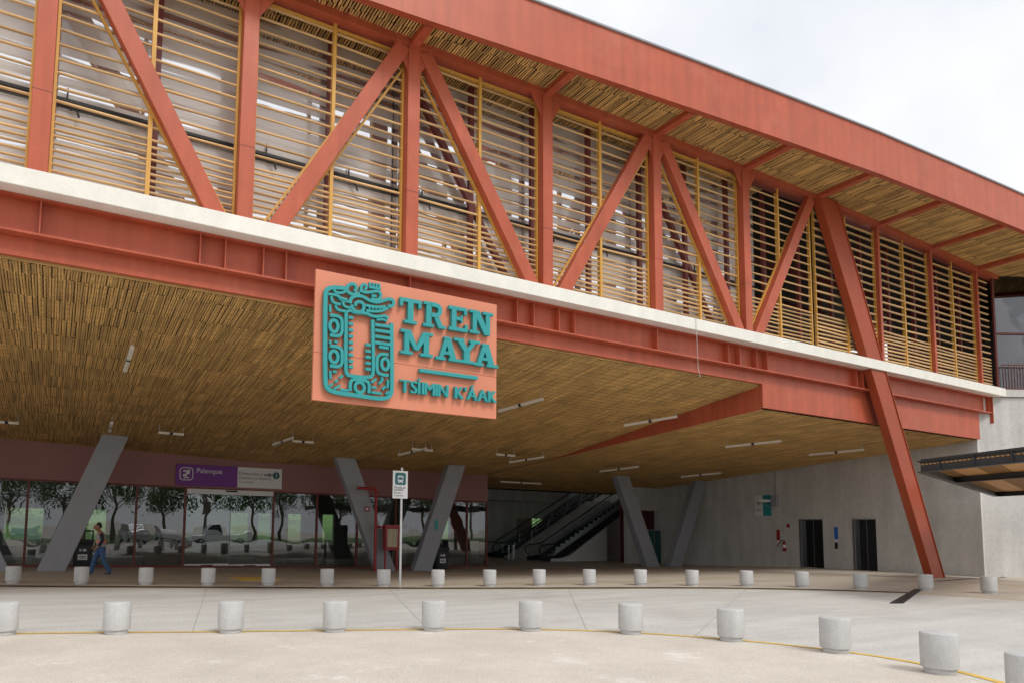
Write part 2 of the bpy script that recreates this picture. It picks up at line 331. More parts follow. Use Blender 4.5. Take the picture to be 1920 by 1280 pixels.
strip([(1310, 1073), (1440, 1074), (1580, 1080), (1720, 1087), (1830, 1091), (1930, 1099)], .09, .006, 'walkway_line', 'paint')
strip([(1755, 1089), (1810, 1085), (1890, 1080), (1960, 1077)], .12, .008, 'dark_edge_strip', 'edging')
b = MB(); q = [G(1668, 1131), G(1694, 1131), G(1729, 1105), G(1716, 1104)]; b.prism([(p.x, p.y, .012) for p in q], (0, 0, .012)); struct(b.build('dark_ramp_plate', 'edging'))
q = [onZ(*p, 0) for p in ((360, 1186), (388, 1103), (730, 1103.5), (805, 1183), (1065, 1102), (1100, 1181), (1300, 1195), (1400, 1103))]
for a_, b_ in ((q[0], q[1]), (q[3], q[2]), (q[5], q[4]), (q[6], q[7])):
    d = (b_ - a_).normalized(); k = Vector((-d.y, d.x, 0)) * .004
    struct(MB().add([p + Vector((0, 0, .0065)) for p in (a_ - k, b_ - k, b_ + k, a_ + k)], [(0, 1, 2, 3)]).build('road_joint', 'joint'))
tp = G(478, 1084)
for i in range(4):
    for j in range(3):
        x, y = tp.x + (i - 1.5) * .31, tp.y + (j - 1) * .62; z = gz(x, y); b = MB().box(x - .15, x + .15, y - .3, y + .3, z + .004, z + .014)
        for u in (-.09, -.03, .03, .09): b.box(x + u - .012, x + u + .012, y - .27, y + .27, z + .0145, z + .019)
        struct(b.build('tactile_tile', 'paint'))

# ------------------------------------------------------------------ station building
ST = root('station_building', (20, 14.4, 0), 'long red steel station hall raised on legs with golden bamboo louvres', 'building')
NX = [-4.4, -.59, 3.13, 7.0, 11.0, 15.05, 19.02, 22.84, 26.72, 30.47, 34.16]
NZ = [13.3, 13.3, 13.33, 13.36, 13.42, 13.47, 13.49, 13.48, 13.38, 13.27, 13.12]
ZS0, ZS1 = 7.55, 7.9
XE = 35.4
def ztop(X):
    for i in range(len(NX) - 1):
        if X <= NX[i + 1]: t = (X - NX[i]) / (NX[i + 1] - NX[i]); return NZ[i] + (NZ[i + 1] - NZ[i]) * t
    return NZ[-1] - .035 * (X - NX[-1])
MB().box(-9, XE, 13.95, 16.6, ZS0, ZS1).build('slab_edge', 'white', ST, bevel=.012)
MB().box(-9, 34.2, 16.62, 46, ZS0 + .02, ZS1 - .02).build('upper_floor', 'hallwall', ST)
# upper girder: web, flange, stiffeners; lower band
gd = MB().box(-9, 34.9, 14.5, 14.56, 6.87, ZS0 - .002).build('girder_web', 'red', ST)
MB().box(-9, 34.9, 14.27, 14.7, 6.83, 6.868).build('girder_flange', 'red', ST)
MB().box(-9, 34.9, 14.3, 14.499, ZS0 - .04, ZS0 - .003).build('girder_flange', 'red', ST)
for px in (66, 371, 419, 491, 534, 768, 969, 1000, 1047, 1076, 1230, 1362, 1383, 1414, 1434, 1599, 1611, 1621, 1842):
    x = onY(px, 560, 14.35).x; MB().box(x - .012, x + .012, 14.31, 14.498, 6.87, ZS0 - .042).build('stiffener', 'red', gd)
MB().box(-9, 20.05, 14.52, 14.62, 6.47, 6.828).build('lower_girder', 'red', ST)
MB().box(20.05, 34.28, 14.52, 14.62, 5.69, 6.828).build('lower_girder', 'red', ST)
MB().box(34.9, 34.93, 14.25, 14.7, 6.4, ZS0 - .004).build('end_plate', 'red', ST)
# the step between the two ceilings
pts = [(20.05, 14.63, zlow(21, 14.63) - .03)] + [(20.05, 26, zlow(21, 26) - .03), (20.05, 26, zlow(21, 26) + .05), (20.05, 14.63, 6.5)]
MB().prism(pts, (.06, 0, 0)).build('ceiling_step', 'red', ST)
# truss
for i in range(1, len(NX)):
    x, zt = NX[i], NZ[i]
    if i <= 6:
        ck = MB().box(x - .16, x + .16, 14.16, 14.5, ZS1, zt - .05).build('column', 'red', ST, bevel=.01)
        MB().box(x - .161, x + .161, 14.157, 14.3, ZS1 + 1.62, ZS1 + 1.632).build('weld_seam', 'maroon', ck)
        g = MB()
        g.prism([(x - .62, 14.2, zt - .1), (x - .16, 14.2, zt - .85), (x + .16, 14.2, zt - .85), (x + .62, 14.2, zt - .1)], (0, .03, 0)); g.build('gusset_plate', 'red', ST)
    elif i > 7:
        MB().box(x - .07, x + .07, 14.25, 14.5, ZS1, zt - .2).build('column', 'red', ST)
c = MB()
for i in range(len(NX) - 1): c.beam((NX[i], 14.33, NZ[i] - .06), (NX[i + 1], 14.33, NZ[i + 1] - .06), .3, .36)
c.beam((NX[-1], 14.33, NZ[-1] - .06), (44, 14.33, ztop(44) - .06), .3, .36)
c.build('top_chord', 'red', ST)
def brace(a, ta, b_, tb, w=.36):
    """a,b node numbers; ta/tb sideways offset of the ends"""
    lo = (NX[a] + ta, 14.28, ZS1 - .05); hi = (NX[b_] + tb, 14.28, NZ[b_] - .25)
    MB().beam(lo, hi, w, .22).build('brace', 'red', ST, bevel=.01)
    s = 1 if hi[0] > lo[0] else -1
    e = MB()
    for k in (-1, 1):
        o_ = k * (w / 2 + .03) * 1.12; e.beam((lo[0] + o_, 14.40, lo[2] + .1), (hi[0] + o_, 14.40, hi[2] - .2), .05, .07)
    e.build('brace_trim', 'yellow', ST)
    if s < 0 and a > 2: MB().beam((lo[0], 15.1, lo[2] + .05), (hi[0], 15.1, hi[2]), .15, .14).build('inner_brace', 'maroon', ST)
for lo, tl, hi, th in ((2, -.52, 1, .3), (2, .62, 3, -.28), (4, -.42, 3, .3), (4, .5, 5, -.28), (6, -.35, 5, .3), (6, .42, 7, -.3)): brace(lo, tl, hi, th)
# large raking leg: passes behind the slab edge down to the ground
def hexa(b, q0, q1): b.add(q0 + q1, [(0, 1, 2, 3), (7, 6, 5, 4), (0, 4, 5, 1), (1, 5, 6, 2), (2, 6, 7, 3), (3, 7, 4, 0)])
lg = MB(); rec = lambda x0, x1, z: [(x0, 14.02, z), (x1, 14.02, z), (x1, 14.32, z), (x0, 14.32, z)]
hexa(lg, rec(28.95, 29.72, -.01), rec(22.72, 23.72, 13.36)); lgo = lg.build('raking_leg', 'rust', ST, bevel=.012); lgo['label'] = 'large rust red box leg leaning from roof to paving'
lg = MB(); hexa(lg, [(29.73, 13.99, -.01), (29.76, 13.99, -.01), (29.76, 14.35, -.01), (29.73, 14.35, -.01)], [(23.73, 13.99, 13.36), (23.76, 13.99, 13.36), (23.76, 14.35, 13.36), (23.73, 14.35, 13.36)]); lg.build('leg_flange', 'rust', ST)
# roof, fascia, eaves
def fyi(X): return 13.43 - .0716 * (X - 6.97)      # inner edge of the fascia box
def fy(X): return fyi(X) - .2
ZE = 13.2
def fpt(px, py):
    d = dirw(px, py); t = (13.43 + .0716 * 6.97) / (d.y + .0716 * d.x); return CAM + d * t
ft = [fpt(*q) for q in ((990, 0), (1340, 128), (1468, 180), (1920, 361))]; fb = [fpt(*q) for q in ((700, 8), (1340, 230), (1920, 435))]
print('fascia top', ft, 'bottom', fb)
ztf = lambda X: 14.62 + 0 * X
def zb(X): return ztop(X) - .22
segs = [-9, -4.4, -.59, 3.13, 7, 11, 15.05, 19.02, 22.84, 26.72, 30.47, 34.16, 38, 44]
fa = MB(); un = MB()
ZT = lambda X: zb(X) + 1.43
for a, b_ in zip(segs, segs[1:]):
    fa.add([(a, fy(a), zb(a)), (b_, fy(b_), zb(b_)), (b_, fy(b_), ZT(b_)), (a, fy(a), ZT(a))], [(0, 1, 2, 3)])
    un.add([(a, fy(a) + .002, zb(a)), (b_, fy(b_) + .002, zb(b_)), (b_, fy(b_) + .2, zb(b_) + .04), (a, fy(a) + .2, zb(a) + .04), (a, fy(a) + .2, zb(a) + .3), (b_, fy(b_) + .2, zb(b_) + .3)], [(0, 1, 2, 3), (3, 2, 5, 4)])
fo = fa.build('fascia', 'red', ST); un.build('fascia_underside', 'red', ST)
cp = MB()
for a, b_ in zip(segs, segs[1:]): cp.beam((a, fy(a) - .01, ZT(a) + .02), (b_, fy(b_) - .01, ZT(b_) + .02), .05, .08)
cp.build('roof_flashing', 'grey', ST)
lp = MB()
for a, b_ in zip(segs, segs[1:]): lp.beam((a, fy(a) - .012, zb(a) + .05), (b_, fy(b_) - .012, zb(b_) + .05), .1, .02)
lp.build('fascia_lip', 'red', ST)
rf = MB()
for a, b_ in zip(segs, segs[1:]):
    rf.add([(a, fy(a) + .02, ZT(a) - .02), (b_, fy(b_) + .02, ZT(b_) - .02), (b_, 46, 15.2), (a, 46, 15.2)], [(0, 1, 2, 3)])
    rf.add([(a, fy(a) + .21, zb(a) + .32), (b_, fy(b_) + .21, zb(b_) + .32), (b_, 46, 13.9), (a, 46, 13.9)], [(0, 1, 2, 3)])
rf.build('roof', 'dark', ST)
for i in range(1, len(NX)):
    x = NX[i]; MB().beam((x, fy(x) + .2, zb(x) + .12), (x, 14.2, NZ[i] - .1), .2, .22, (1, 0, 0)).build('eave_beam', 'red', ST)
def canes(name, m, x0, x1, yf0, yf1, zfun, pitch, seg, r, drop=.0):
    b = MB(); x = x0; V = []; Fc = []
    while x < x1:
        ya, yb_ = yf0(x), yf1(x); y = ya - .55 * seg
        while y < yb_:
            e = min(yb_, y + seg * random.uniform(.97, 1.03)); s = max(ya, y)
            if e - s > .08:
                xa = x + random.uniform(-.2, .2) * pitch; xb = x + random.uniform(-.2, .2) * pitch; dz = random.uniform(0, .012); rr = r * random.uniform(.8, 1.1)
                za, zb2 = zfun(x, s) - dz, zfun(x, e) - random.uniform(0, .012); k = len(V)
                for X_, Y_, Z_ in ((xa, s, za), (xb, e, zb2)): V += [(X_ - rr, Y_, Z_), (X_ - rr * .5, Y_, Z_ - rr * .8), (X_ + rr * .5, Y_, Z_ - rr * .8), (X_ + rr, Y_, Z_)]
                Fc += [(k, k + 1, k + 5, k + 4), (k + 1, k + 2, k + 6, k + 5), (k + 2, k + 3, k + 7, k + 6)]
            if e >= yb_: break
            y += seg
        x += pitch
    b.v = [Vector(v) for v in V]; b.f = Fc
    me = bpy.data.meshes.new(name); off = wloc(ST); me.from_pydata([tuple(v - off) for v in b.v], [], Fc); me.materials.append(M[m]); ob = bpy.data.objects.new(name, me); COL.objects.link(ob); ob.parent = ST
    return stuff(ob)
canes('eave_canes', 'cane2', -4, 40, lambda x: fy(x) + .22, lambda x: 15.3 if x < 20.9 else 14.5, lambda x, y: ztop(x) - .02, .072, .9, .024)
canes('ceiling_canes', 'cane', -9, 20.02, lambda x: 14.66, lambda x: 32.0, zc, .050, 1.12, .0215)
canes('ceiling_canes', 'cane', 20.13, 34.25, lambda x: 14.66, lambda x: 36.0, zc, .050, 1.12, .0215)
t = MB()
for y in frange(14.75, 31.5, .28):
    for a, b_ in zip(frange(-9, 20, 4), frange(-9, 20, 4)[1:]): t.beam((a, y, zc(a, y) - .026), (b_, y, zc(b_, y) - .026), .007, .012)
    t.beam((20.12, y, zlow(21, y) - .026), (34.25, y, zlow(34, y) - .026), .007, .012)
stuff(t.build('cane_ties', 'tie', ST))
e = MB()
for k in range(2): e.beam((-9, 14.645 + .0 * k, 6.462 - .03 * k), (20.02, 14.645, 6.462 - .03 * k), .022, .022)
e.build('ceiling_edge_cane', 'cane2', ST)
bk = MB(); gx = frange(-9, 20.04, 2); gy = frange(14.63, 46, 1.5)
bk.add([(x, y, zc(min(x, 20), y) + .03) for y in gy for x in gx], [(j * len(gx) + i, j * len(gx) + i + 1, (j + 1) * len(gx) + i + 1, (j + 1) * len(gx) + i) for j in range(len(gy) - 1) for i in range(len(gx) - 1)])
bk.add([(20.12, 14.63, zlow(21, 14.63) + .03), (34.28, 14.63, zlow(21, 14.63) + .03), (34.28, 37, zlow(21, 37) + .03), (20.12, 37, zlow(21, 37) + .03)], [(0, 1, 2, 3)])
bk.build('ceiling_backing', 'dark', ST)
# louvres
sl = MB(); n8 = 8
sl.v = [Vector((x, .029 * math.cos(2 * math.pi * k / n8), .026 * math.sin(2 * math.pi * k / n8))) for x in (-.5, .5) for k in range(n8)]
sl.f = [(k, (k + 1) % n8, n8 + (k + 1) % n8, n8 + k) for k in range(n8)] + [tuple(range(n8 - 1, -1, -1)), tuple(range(n8, 2 * n8))]
slme = bpy.data.meshes.new('slat'); slme.from_pydata([tuple(v) for v in sl.v], [], sl.f); slme.materials.append(M['wood'])
slme.polygons.foreach_set('use_smooth', [True] * len(slme.polygons)); slme.set_sharp_from_angle(angle=math.radians(60))
zs = []; z = ZS1 + .12
while z < 13.1: zs.append(z); z += .135 if z < ZS1 + 1.2 else .285
far = MB(); off = wloc(ST); cnt = 0
for i in range(len(NX) - 1):
    xm = (NX[i] + NX[i + 1]) / 2; hw = .17 if i < 7 else .05
    halves = [(NX[i] + hw, xm - .03), (xm + .03, NX[i + 1] - hw)]
    if i == 0: halves = halves[1:]
    for a, b_ in halves:
        for z in zs:
            if z > min(ztop(a), ztop(b_)) - .3: continue
            za, zb2 = z + random.uniform(-.018, .018), z + random.uniform(-.018, .018)
            if i < 7:
                s = bpy.data.objects.new('slat', slme); COL.objects.link(s); s.parent = ST; s.location = Vector(((a + b_) / 2, 14.42 + random.uniform(-.008, .008), (za + zb2) / 2)) - off
                s.scale = (math.hypot(b_ - a, zb2 - za), 1, 1); s.rotation_euler = (random.uniform(0, 6), -math.atan2(zb2 - za, b_ - a), 0); cnt += 1
            else: far.beam((a, 14.42, za), (b_, 14.42, zb2), .052, .06)
for z in zs: far.beam((34.22, 14.42, z), (35.35, 14.42, z), .052, .06)
stuff(far.build('slats_far', 'woodj', ST)); print('slats', cnt)
for i in range(len(NX) - 1):
    xm = (NX[i] + NX[i + 1]) / 2; MB().box(xm - .04, xm + .04, 14.37, 14.49, ZS1, ztop(xm) - .2).build('mullion', 'yellow', ST)
    for x, s in ((NX[i], 1), (NX[i + 1], -1)):
        hw = .19 if i < 7 else .09
        jw = .025 if i < 7 else .012
        if x > -3: MB().box(x + s * hw - jw, x + s * hw + jw, 14.38, 14.48, ZS1, ztop(x) - .3).build('jamb', 'yellow', ST)
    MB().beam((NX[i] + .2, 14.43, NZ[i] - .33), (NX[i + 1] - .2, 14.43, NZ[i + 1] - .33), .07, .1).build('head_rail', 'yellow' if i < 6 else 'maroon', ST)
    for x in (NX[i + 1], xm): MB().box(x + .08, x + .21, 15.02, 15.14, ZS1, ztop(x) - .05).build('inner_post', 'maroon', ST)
# banded glazing behind, pipe and brackets
XG = 20.9
for i in range(0, 7):
    a, b_ = NX[i], (NX[i + 1] if i < 6 else XG); MB().box(a + .02, b_ - .02, 15.32, 15.36, ZS1 + .002, ztop(b_) - .02).build('glazing_panel', 'band', ST)
MB().tube([(-6, 15.24, 10.02), (XG - .2, 15.24, 10.02)], .065, 10).build('service_pipe', 'black', ST)
for x in frange(-2.2, 20, 2.0): MB().beam((x, 15.24, 10.3), (x, 15.24, 10.02), .03, .03).tube([(x, 15.22, 10.02), (x + .18, 15.2, 9.86), (x + .22, 15.2, 9.74)], .022, 6).build('pipe_bracket', 'black', ST)
# dark open hall at the right end
MB().box(XG, 35.2, 27, 27.2, ZS1, 13.8).build('hall_back_wall', 'hallwall', ST)
MB().box(XG, XG + .1, 16.1, 27, ZS1, 13.6).build('hall_side_wall', 'hallwall', ST)
for x in (24, 28, 32): MB().box(x - .1, x + .1, 19.9, 20.1, ZS1, 13.6).build('hall_post', 'maroon', ST)
for y in (18.5, 21.5, 24.5): MB().box(XG + .1, 35, y, y + .12, 12.9, 13.2).build('hall_rafter', 'maroon', ST)
# concrete side wall with the two lifts
wx = 34.3
ly = [onX(px, 1000, wx).y for px in (1500, 1543, 1600, 1643)]
wl = MB()
def wallpiece(y0, y1, z0, z1): wl.box(wx, wx + .35, y0, y1, z0, z1)
zl = 2.33
wallpiece(14.64, ly[3], -.6, 5.75); wallpiece(ly[3], ly[2], zl, 5.75); wallpiece(ly[2], ly[1], -.6, 5.75); wallpiece(ly[1], ly[0], zl, 5.75); wallpiece(ly[0], 33, -.6, 5.75)
cw = wl.build('concrete_wall', 'conc', ST)
D9 = Vector((.873, -.487, 0)); Q9 = Vector((.487, .873, 0)); A9 = Vector((34.4, 14.66, -.6))
MB().prism([A9, A9 + D9 * 10, A9 + D9 * 10 + Q9 * .35, A9 + Q9 * .35], (0, 0, 8.13)).build('concrete_return', 'conc', ST)
for a, b_ in ((ly[1], ly[0]), (ly[3], ly[2])):
    z0 = gz(wx, a) - .0
    MB().box(wx + .2, wx + .24, a + .01, b_ - .01, z0, zl - .01).build('lift_door', 'darksteel', cw)
    for y in ((a + b_) / 2, a + .33 * (b_ - a) * .2): MB().box(wx + .19, wx + .1995, y - .006, y + .006, z0, zl - .02).build('door_seam', 'steel', cw)
    MB().box(wx + .02, wx + .19, b_ - .09, b_ - .02, z0, zl - .02).build('lift_jamb', 'steel', cw)
    MB().box(wx - .012, wx + .3, b_, b_ + .05, z0, zl + .04).box(wx - .012, wx + .3, a + .0, b_, zl - .008, zl + .042).build('lift_frame', 'steel', cw)
# grey V-shaped raking columns
def vleg(bx, by, tx, ty, wb=.62, dp=.42):
    p = onY(bx, by, 29.0); q = onY(tx, ty, 29.0); zb_ = gz(p.x, 29) - .03; zt_ = zc(q.x, 29) - .0
    t_ = (zt_ - p.z) / (q.z - p.z); qx = p.x + (q.x - p.x) * t_
    b = MB(); hexa(b, [(p.x - wb / 2, 29 - dp / 2, zb_), (p.x + wb / 2, 29 - dp / 2, zb_), (p.x + wb / 2, 29 + dp / 2, zb_), (p.x - wb / 2, 29 + dp / 2, zb_)],
                 [(qx - wb / 2, 29 - dp / 2, zt_), (qx + wb / 2, 29 - dp / 2, zt_), (qx + wb / 2, 29 + dp / 2, zt_), (qx - wb / 2, 29 + dp / 2, zt_)])
    return b.build('raking_column', 'grey', ST, bevel=.01)
for q in ((95, 1066, 212, 825), (-10, 1066, -130, 815), (722, 1066, 645, 858), (788, 1066, 853, 873), (1221, 1061, 1163, 892), (1262, 1061, 1311, 900)): vleg(*q, wb=.92 if q[0] < 1000 else .95)
# back of the passage
BK = root('passage_back_wall', (28, 47, -.4), 'dim concrete walls with dark doorway behind the escalators', 'wall')
z0 = -.42
dx0, dx1 = 32.5, 35.2
MB().box(20.3, dx0, 46, 46.3, z0, 9).box(dx1, 60, 46, 46.3, z0, 9).box(dx0, dx1, 46, 46.3, 2.6, 9).build('wall', 'conc', BK)
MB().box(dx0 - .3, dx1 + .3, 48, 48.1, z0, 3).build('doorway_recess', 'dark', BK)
MB().box(20.3, 36, 43.6, 45.9, 3.9, 4.75).build('bulkhead', 'conc', BK); MB().box(34.25, 60, 30, 43.2, 8.2, 8.4).build('light_block_roof', 'hallwall', BK)  # unseen roof added to darken the passage, stopping short to admit some daylight
MB().box(37.2, 60, 45.5, 45.9, z0, 9).build('pale_panel', 'conc_pale', BK)
RW = root('return_wall', (34, 32.6, -.4), 'concrete wall with a dark opening and teal glass balustrade behind the grey legs', 'wall')
ox0, ox1 = onY(1200, 1000, 32.6).x, onY(1272, 1000, 32.6).x
MB().box(onY(1176, 1000, 32.6).x, ox0, 32.6, 32.9, -.5, 5).box(ox0, ox1, 32.6, 32.9, onY(1240, 957, 32.6).z, 5).box(ox1, wx + .34, 32.6, 32.9, -.5, 5).build('wall', 'conc', RW)
MB().box(ox0 - .1, ox1 + .3, 34.2, 34.3, -.5, 3.5).build('recess', 'maroon', RW); MB().box(wx + .36, 60, 33.2, 33.4, -.5, 8).build('light_block_wall', 'conc', RW)  # unseen wall past the recess added to block daylight from the passage
zt_ = onY(1240, 994, 32.5).z; nn = 6
for i in range(nn):
    a = ox0 + (ox1 - ox0) * i / nn; b_ = ox0 + (ox1 - ox0) * (i + 1) / nn; MB().box(a + .02, b_ - .02, 32.5, 32.52, -.4, zt_).build('glass_panel', 'tealglass', RW); MB().box(b_ - .018, b_ + .018, 32.48, 32.54, -.4, zt_ + .02).build('post', 'steel', RW)
MB().box(ox0, ox1, 32.47, 32.55, zt_ + .021, zt_ + .06).build('handrail', 'steel', RW)

# ------------------------------------------------------------------ glazed ticket hall under the station
TH = root('ticket_hall', (9, 31.4, 0), 'pink walled waiting hall with full height glass front under the station', 'building')
MX = [-4.6, -2.68, -.92, .99, 2.97, 4.89, 8.71, 10.77, 12.8, 14.85, 16.92, 18.99, 20.22]
zg = lambda X: 3.33 - .0115 * (X + 1); zgr = lambda X: gz(X, 31.4)
for a, b_ in zip(MX, MX[1:]):
    b = MB(); b.add([(a, 31.3, zg(a) + .05), (b_, 31.3, zg(b_) + .05), (b_, 31.3, zc(b_, 31.3) + .02), (a, 31.3, zc(a, 31.3) + .02), (a, 31.6, zg(a) + .05), (b_, 31.6, zg(b_) + .05)], [(0, 1, 2, 3), (0, 4, 5, 1)]); b.build('wall_panel', 'pink', TH)
b = MB(); b.add([(20.22, 31.3, zg(20) + .05), (20.22, 42, zg(20) + .05), (20.22, 42, 4.7), (20.22, 31.3, 4.7)], [(0, 1, 2, 3)]); b.build('wall_panel', 'pink', TH)
for i, x in enumerate(MX): MB().box(x - .045, x + .045, 31.34, 31.46, zgr(x) + .09, zg(x)).build('mullion', 'frame', TH)
b = MB(); s_ = MB()
for a, b2 in zip(MX, MX[1:]):
    b.beam((a, 31.4, zg(a) + .025), (b2, 31.4, zg(b2) + .025), .1, .16); s_.beam((a, 31.4, zgr(a) + .045), (b2, 31.4, zgr(b2) + .045), .1, .16)
b.build('head_frame', 'frame', TH); s_.build('sill_frame', 'frame', TH)
for a, b2 in zip(MX, MX[1:]):
    if abs(a - 4.89) < .01:
        dr = MB(); m_ = (a + b2) / 2; dr.box(a + .05, b2 - .05, 31.3, 31.5, zg(a) - .24, zg(a) - .03).build('door_header', 'signwhite', TH)
        for u, v in ((a + .06, m_ - .01), (m_ + .01, b2 - .06)):
            k = MB().box(u, v, 31.39, 31.4, zgr(u) + .16, zg(a) - .25).build('sliding_door', 'glass', TH); MB().box(u, v, 31.37, 31.42, zgr(u) + .02, zgr(u) + .15).build('door_rail', 'signwhite', k); MB().box((u + v) / 2 - .25, (u + v) / 2 + .25, 31.36, 31.369, zgr(u) + .06, zgr(u) + .11).build('rail_grip', 'black', k)
        MB().box(m_ - .25, m_ + .25, 31.27, 31.299, zg(a) - .12, zg(a) - .05).build('door_sensor', 'black', TH)
    else: MB().add([(a + .045, 31.4, zgr(a) + .09), (b2 - .045, 31.4, zgr(b2) + .09), (b2 - .045, 31.4, zg(b2)), (a + .045, 31.4, zg(a))], [(0, 1, 2, 3)]).build('pane', 'glass', TH)
MB().add([(20.22, 31.46, -.35), (20.22, 38, -.35), (20.22, 38, 3.05), (20.22, 31.46, 3.05)], [(0, 1, 2, 3)]).build('pane', 'glass', TH)
MB().box(-12, 20.2, 31.7, 44, 3.55, 3.7).build('hall_ceiling', 'hallwall', TH)
# back of the hall: piers with openings to the lawn
bw = MB()
ops = [(-2.3, -.5), (1.6, 2.6), (9.5, 10.6), (11.2, 12.0), (13.1, 14.0), (15.4, 16.2), (20.6, 22.2)]
x = -12
for a, b2 in ops: bw.box(x, a, 43.7, 44, -.5, 3.55); bw.box(a, b2, 43.7, 44, 2.5, 3.55); bw.box(a, b2, 43.7, 44, -.5, .5); x = b2
bw.box(x, 26, 43.7, 44, -.5, 3.55); bw.build('back_wall', 'hallwall', TH)
def seat_row(x, y, n, lab):
    z = gz(x, y); r = root('waiting_seats', (x, y, z), lab, 'bench', 'waiting seats inside the hall')
    MB().box(x, x + n * .6, y - .03, y + .03, z + .33, z + .38).build('beam', 'steel', r)
    for i in range(n):
        a = x + i * .6 + .05; MB().box(a, a + .5, y - .25, y + .22, z + .4, z + .43).build('seat', 'black', r); MB().prism([(a, y + .22, z + .45), (a + .5, y + .22, z + .45), (a + .5, y + .36, z + .9), (a, y + .36, z + .9)], (0, .025, .0)).build('backrest', 'black', r)
    for i in (0, n):
        a = x + i * .6; MB().tube([(a, y - .32, z + .01), (a, y, z + .34), (a, y + .32, z + .01)], .025, 6).build('leg', 'steel', r)
for x, y, n in ((1.7, 33.2, 3), (6.6, 33.4, 3), (10.0, 33.2, 3)): seat_row(x, y, n, 'black steel row of waiting seats seen through the glass front')
for x in (16.4, 17.5): MB().box(x, x + .5, 36.5, 36.9, -.4, 3.5).build('hall_pier', 'conc_pale', TH)
# lawn behind the building
b = MB(); gx = frange(-60, 80, 7); gy = [44.6, 47, 50, 56, 62, 70, 90]; hz = [-.3, -.1, .2, 1.1, 2.1, 3.2, 4.5]
b.add([(x, y, h + .15 * math.sin(x * .5 + y)) for y, h in zip(gy, hz) for x in gx], [(j * len(gx) + i, j * len(gx) + i + 1, (j + 1) * len(gx) + i + 1, (j + 1) * len(gx) + i) for j in range(len(gy) - 1) for i in range(len(gx) - 1)]); 
struct(b.build('lawn', 'soil'))
tag(MB().box(-40, 31, 49.4, 49.7, -.3, .75).build('low_wall', 'conc_pale'), 'low pale concrete wall in front of the lawn behind the hall', 'wall')

# ------------------------------------------------------------------ things
# station sign
YS = 13.85
c4 = [onY(590, 508, YS), onY(931, 568, YS), onY(931, 784, YS), onY(588, 750, YS)]
SG = root('station_sign', (c4[3].lerp(c4[2], .5)), 'salmon station sign with turquoise serpent emblem and raised letters', 'sign')
x0, x1 = (c4[0].x + c4[3].x) / 2, (c4[1].x + c4[2].x) / 2; z0_, z1_ = (c4[3].z + c4[2].z) / 2, (c4[0].z + c4[1].z) / 2
zm = onY(760, 683, YS).z
MB().box(x0, x1, YS, YS + .08, z0_, zm - .003).build('panel', 'signpink', SG, bevel=.006); MB().box(x0, x1, YS, YS + .08, zm + .003, z1_).build('panel', 'signpink', SG, bevel=.006)
for x in (x0 + .4, x1 - .4): MB().box(x - .04, x + .04, YS + .081, 14.498, z1_ - .35, z1_ - .27).build('bracket', 'grey', SG)
def sp(cx, cy): p = onY(560 + cx / 4.13, 490 + cy / 4.13, YS - .1); return (p.x, p.z)
EM = []
kk = [0]
def stroke(pts, w=27, sn=1, closed=False):
    mb_ = EMB; ribbon(mb_, [sp(*p) for p in pts], w / 4.13 / 84, YS - .12 - .0006 * (kk[0] % 25), YS - .045, closed, sn); kk[0] += 1
EMB = MB()
def ell(cx, cy, rx, ry, w=24, n=14): stroke([(cx + rx * math.cos(2 * math.pi * k / n), cy + ry * math.sin(2 * math.pi * k / n) + rx * math.cos(2 * math.pi * k / n) * .12) for k in range(n)], w, 0, True)
stroke([(718, 480), (720, 640), (722, 960), (715, 1040), (650, 1064), (560, 1052), (420, 1030), (290, 1014), (215, 985), (205, 900), (204, 600), (206, 270), (215, 215), (270, 203), (330, 207), (385, 218)], 30, 2)
stroke([(366, 400), (364, 600), (362, 820), (372, 878), (430, 888), (520, 897), (570, 890), (578, 830), (575, 600), (572, 455)], 26, 1)
for y in (497, 540, 587, 633): stroke([(590, y - 6), (712, y + 12)], 24, 0)
stroke([(620, 660), (695, 672)], 22, 0)
for y in (435, 483, 531, 579, 627, 670, 720, 770, 812): stroke([(384, y), (420, y + 5)], 22, 0)
for y in (645, 692, 738, 785, 830): stroke([(516, y), (556, y + 6)], 22, 0)
for dy in (0, 235):
    stroke([(240, 420 + dy), (300, 426 + dy), (332, 450 + dy), (334, 500 + dy), (332, 560 + dy), (305, 582 + dy), (240, 572 + dy)], 24, 1); ell(270, 503 + dy, 32, 46)
stroke([(692, 722), (640, 714), (608, 735), (604, 790), (606, 850), (630, 872), (694, 882)], 24, 1); ell(668, 793, 28, 44)
stroke([(398, 1000), (398, 940), (412, 912), (470, 912), (530, 924), (545, 950), (543, 1018)], 24, 1); ell(471, 972, 36, 40)
for p in ([(238, 965), (262, 945)], [(280, 932), (300, 915)], [(315, 902), (340, 880)], [(270, 985), (320, 958)], [(320, 990), (385, 998)], [(560, 935), (600, 908)], [(560, 1010), (640, 1022)], [(560, 970), (600, 978)], [(618, 945), (640, 925)], [(645, 990), (668, 965)], [(672, 1025), (700, 1005)], [(690, 915), (685, 980)], [(640, 895), (648, 925)], [(242, 845), (244, 905)], [(262, 850), (290, 855)], [(240, 340), (242, 395)], [(240, 610), (242, 640)], [(275, 620), (300, 628)]): stroke(p, 18, 0)
for p in ([(270, 222), (285, 246), (330, 250), (362, 236)], [(225, 258), (290, 262), (318, 288), (372, 300)], [(250, 275), (255, 312), (285, 332), (322, 336)], [(306, 262), (312, 292), (345, 312), (392, 312)], [(284, 335), (292, 372), (330, 386), (368, 388)], [(340, 318), (348, 348), (384, 362), (410, 362)], [(366, 395), (400, 380), (430, 402), (490, 404), (540, 402)]): stroke(p, 19, 2)
stroke([(428, 236), (448, 218), (440, 188), (410, 174), (380, 190), (368, 222), (392, 252), (430, 262), (470, 250)], 24, 2)
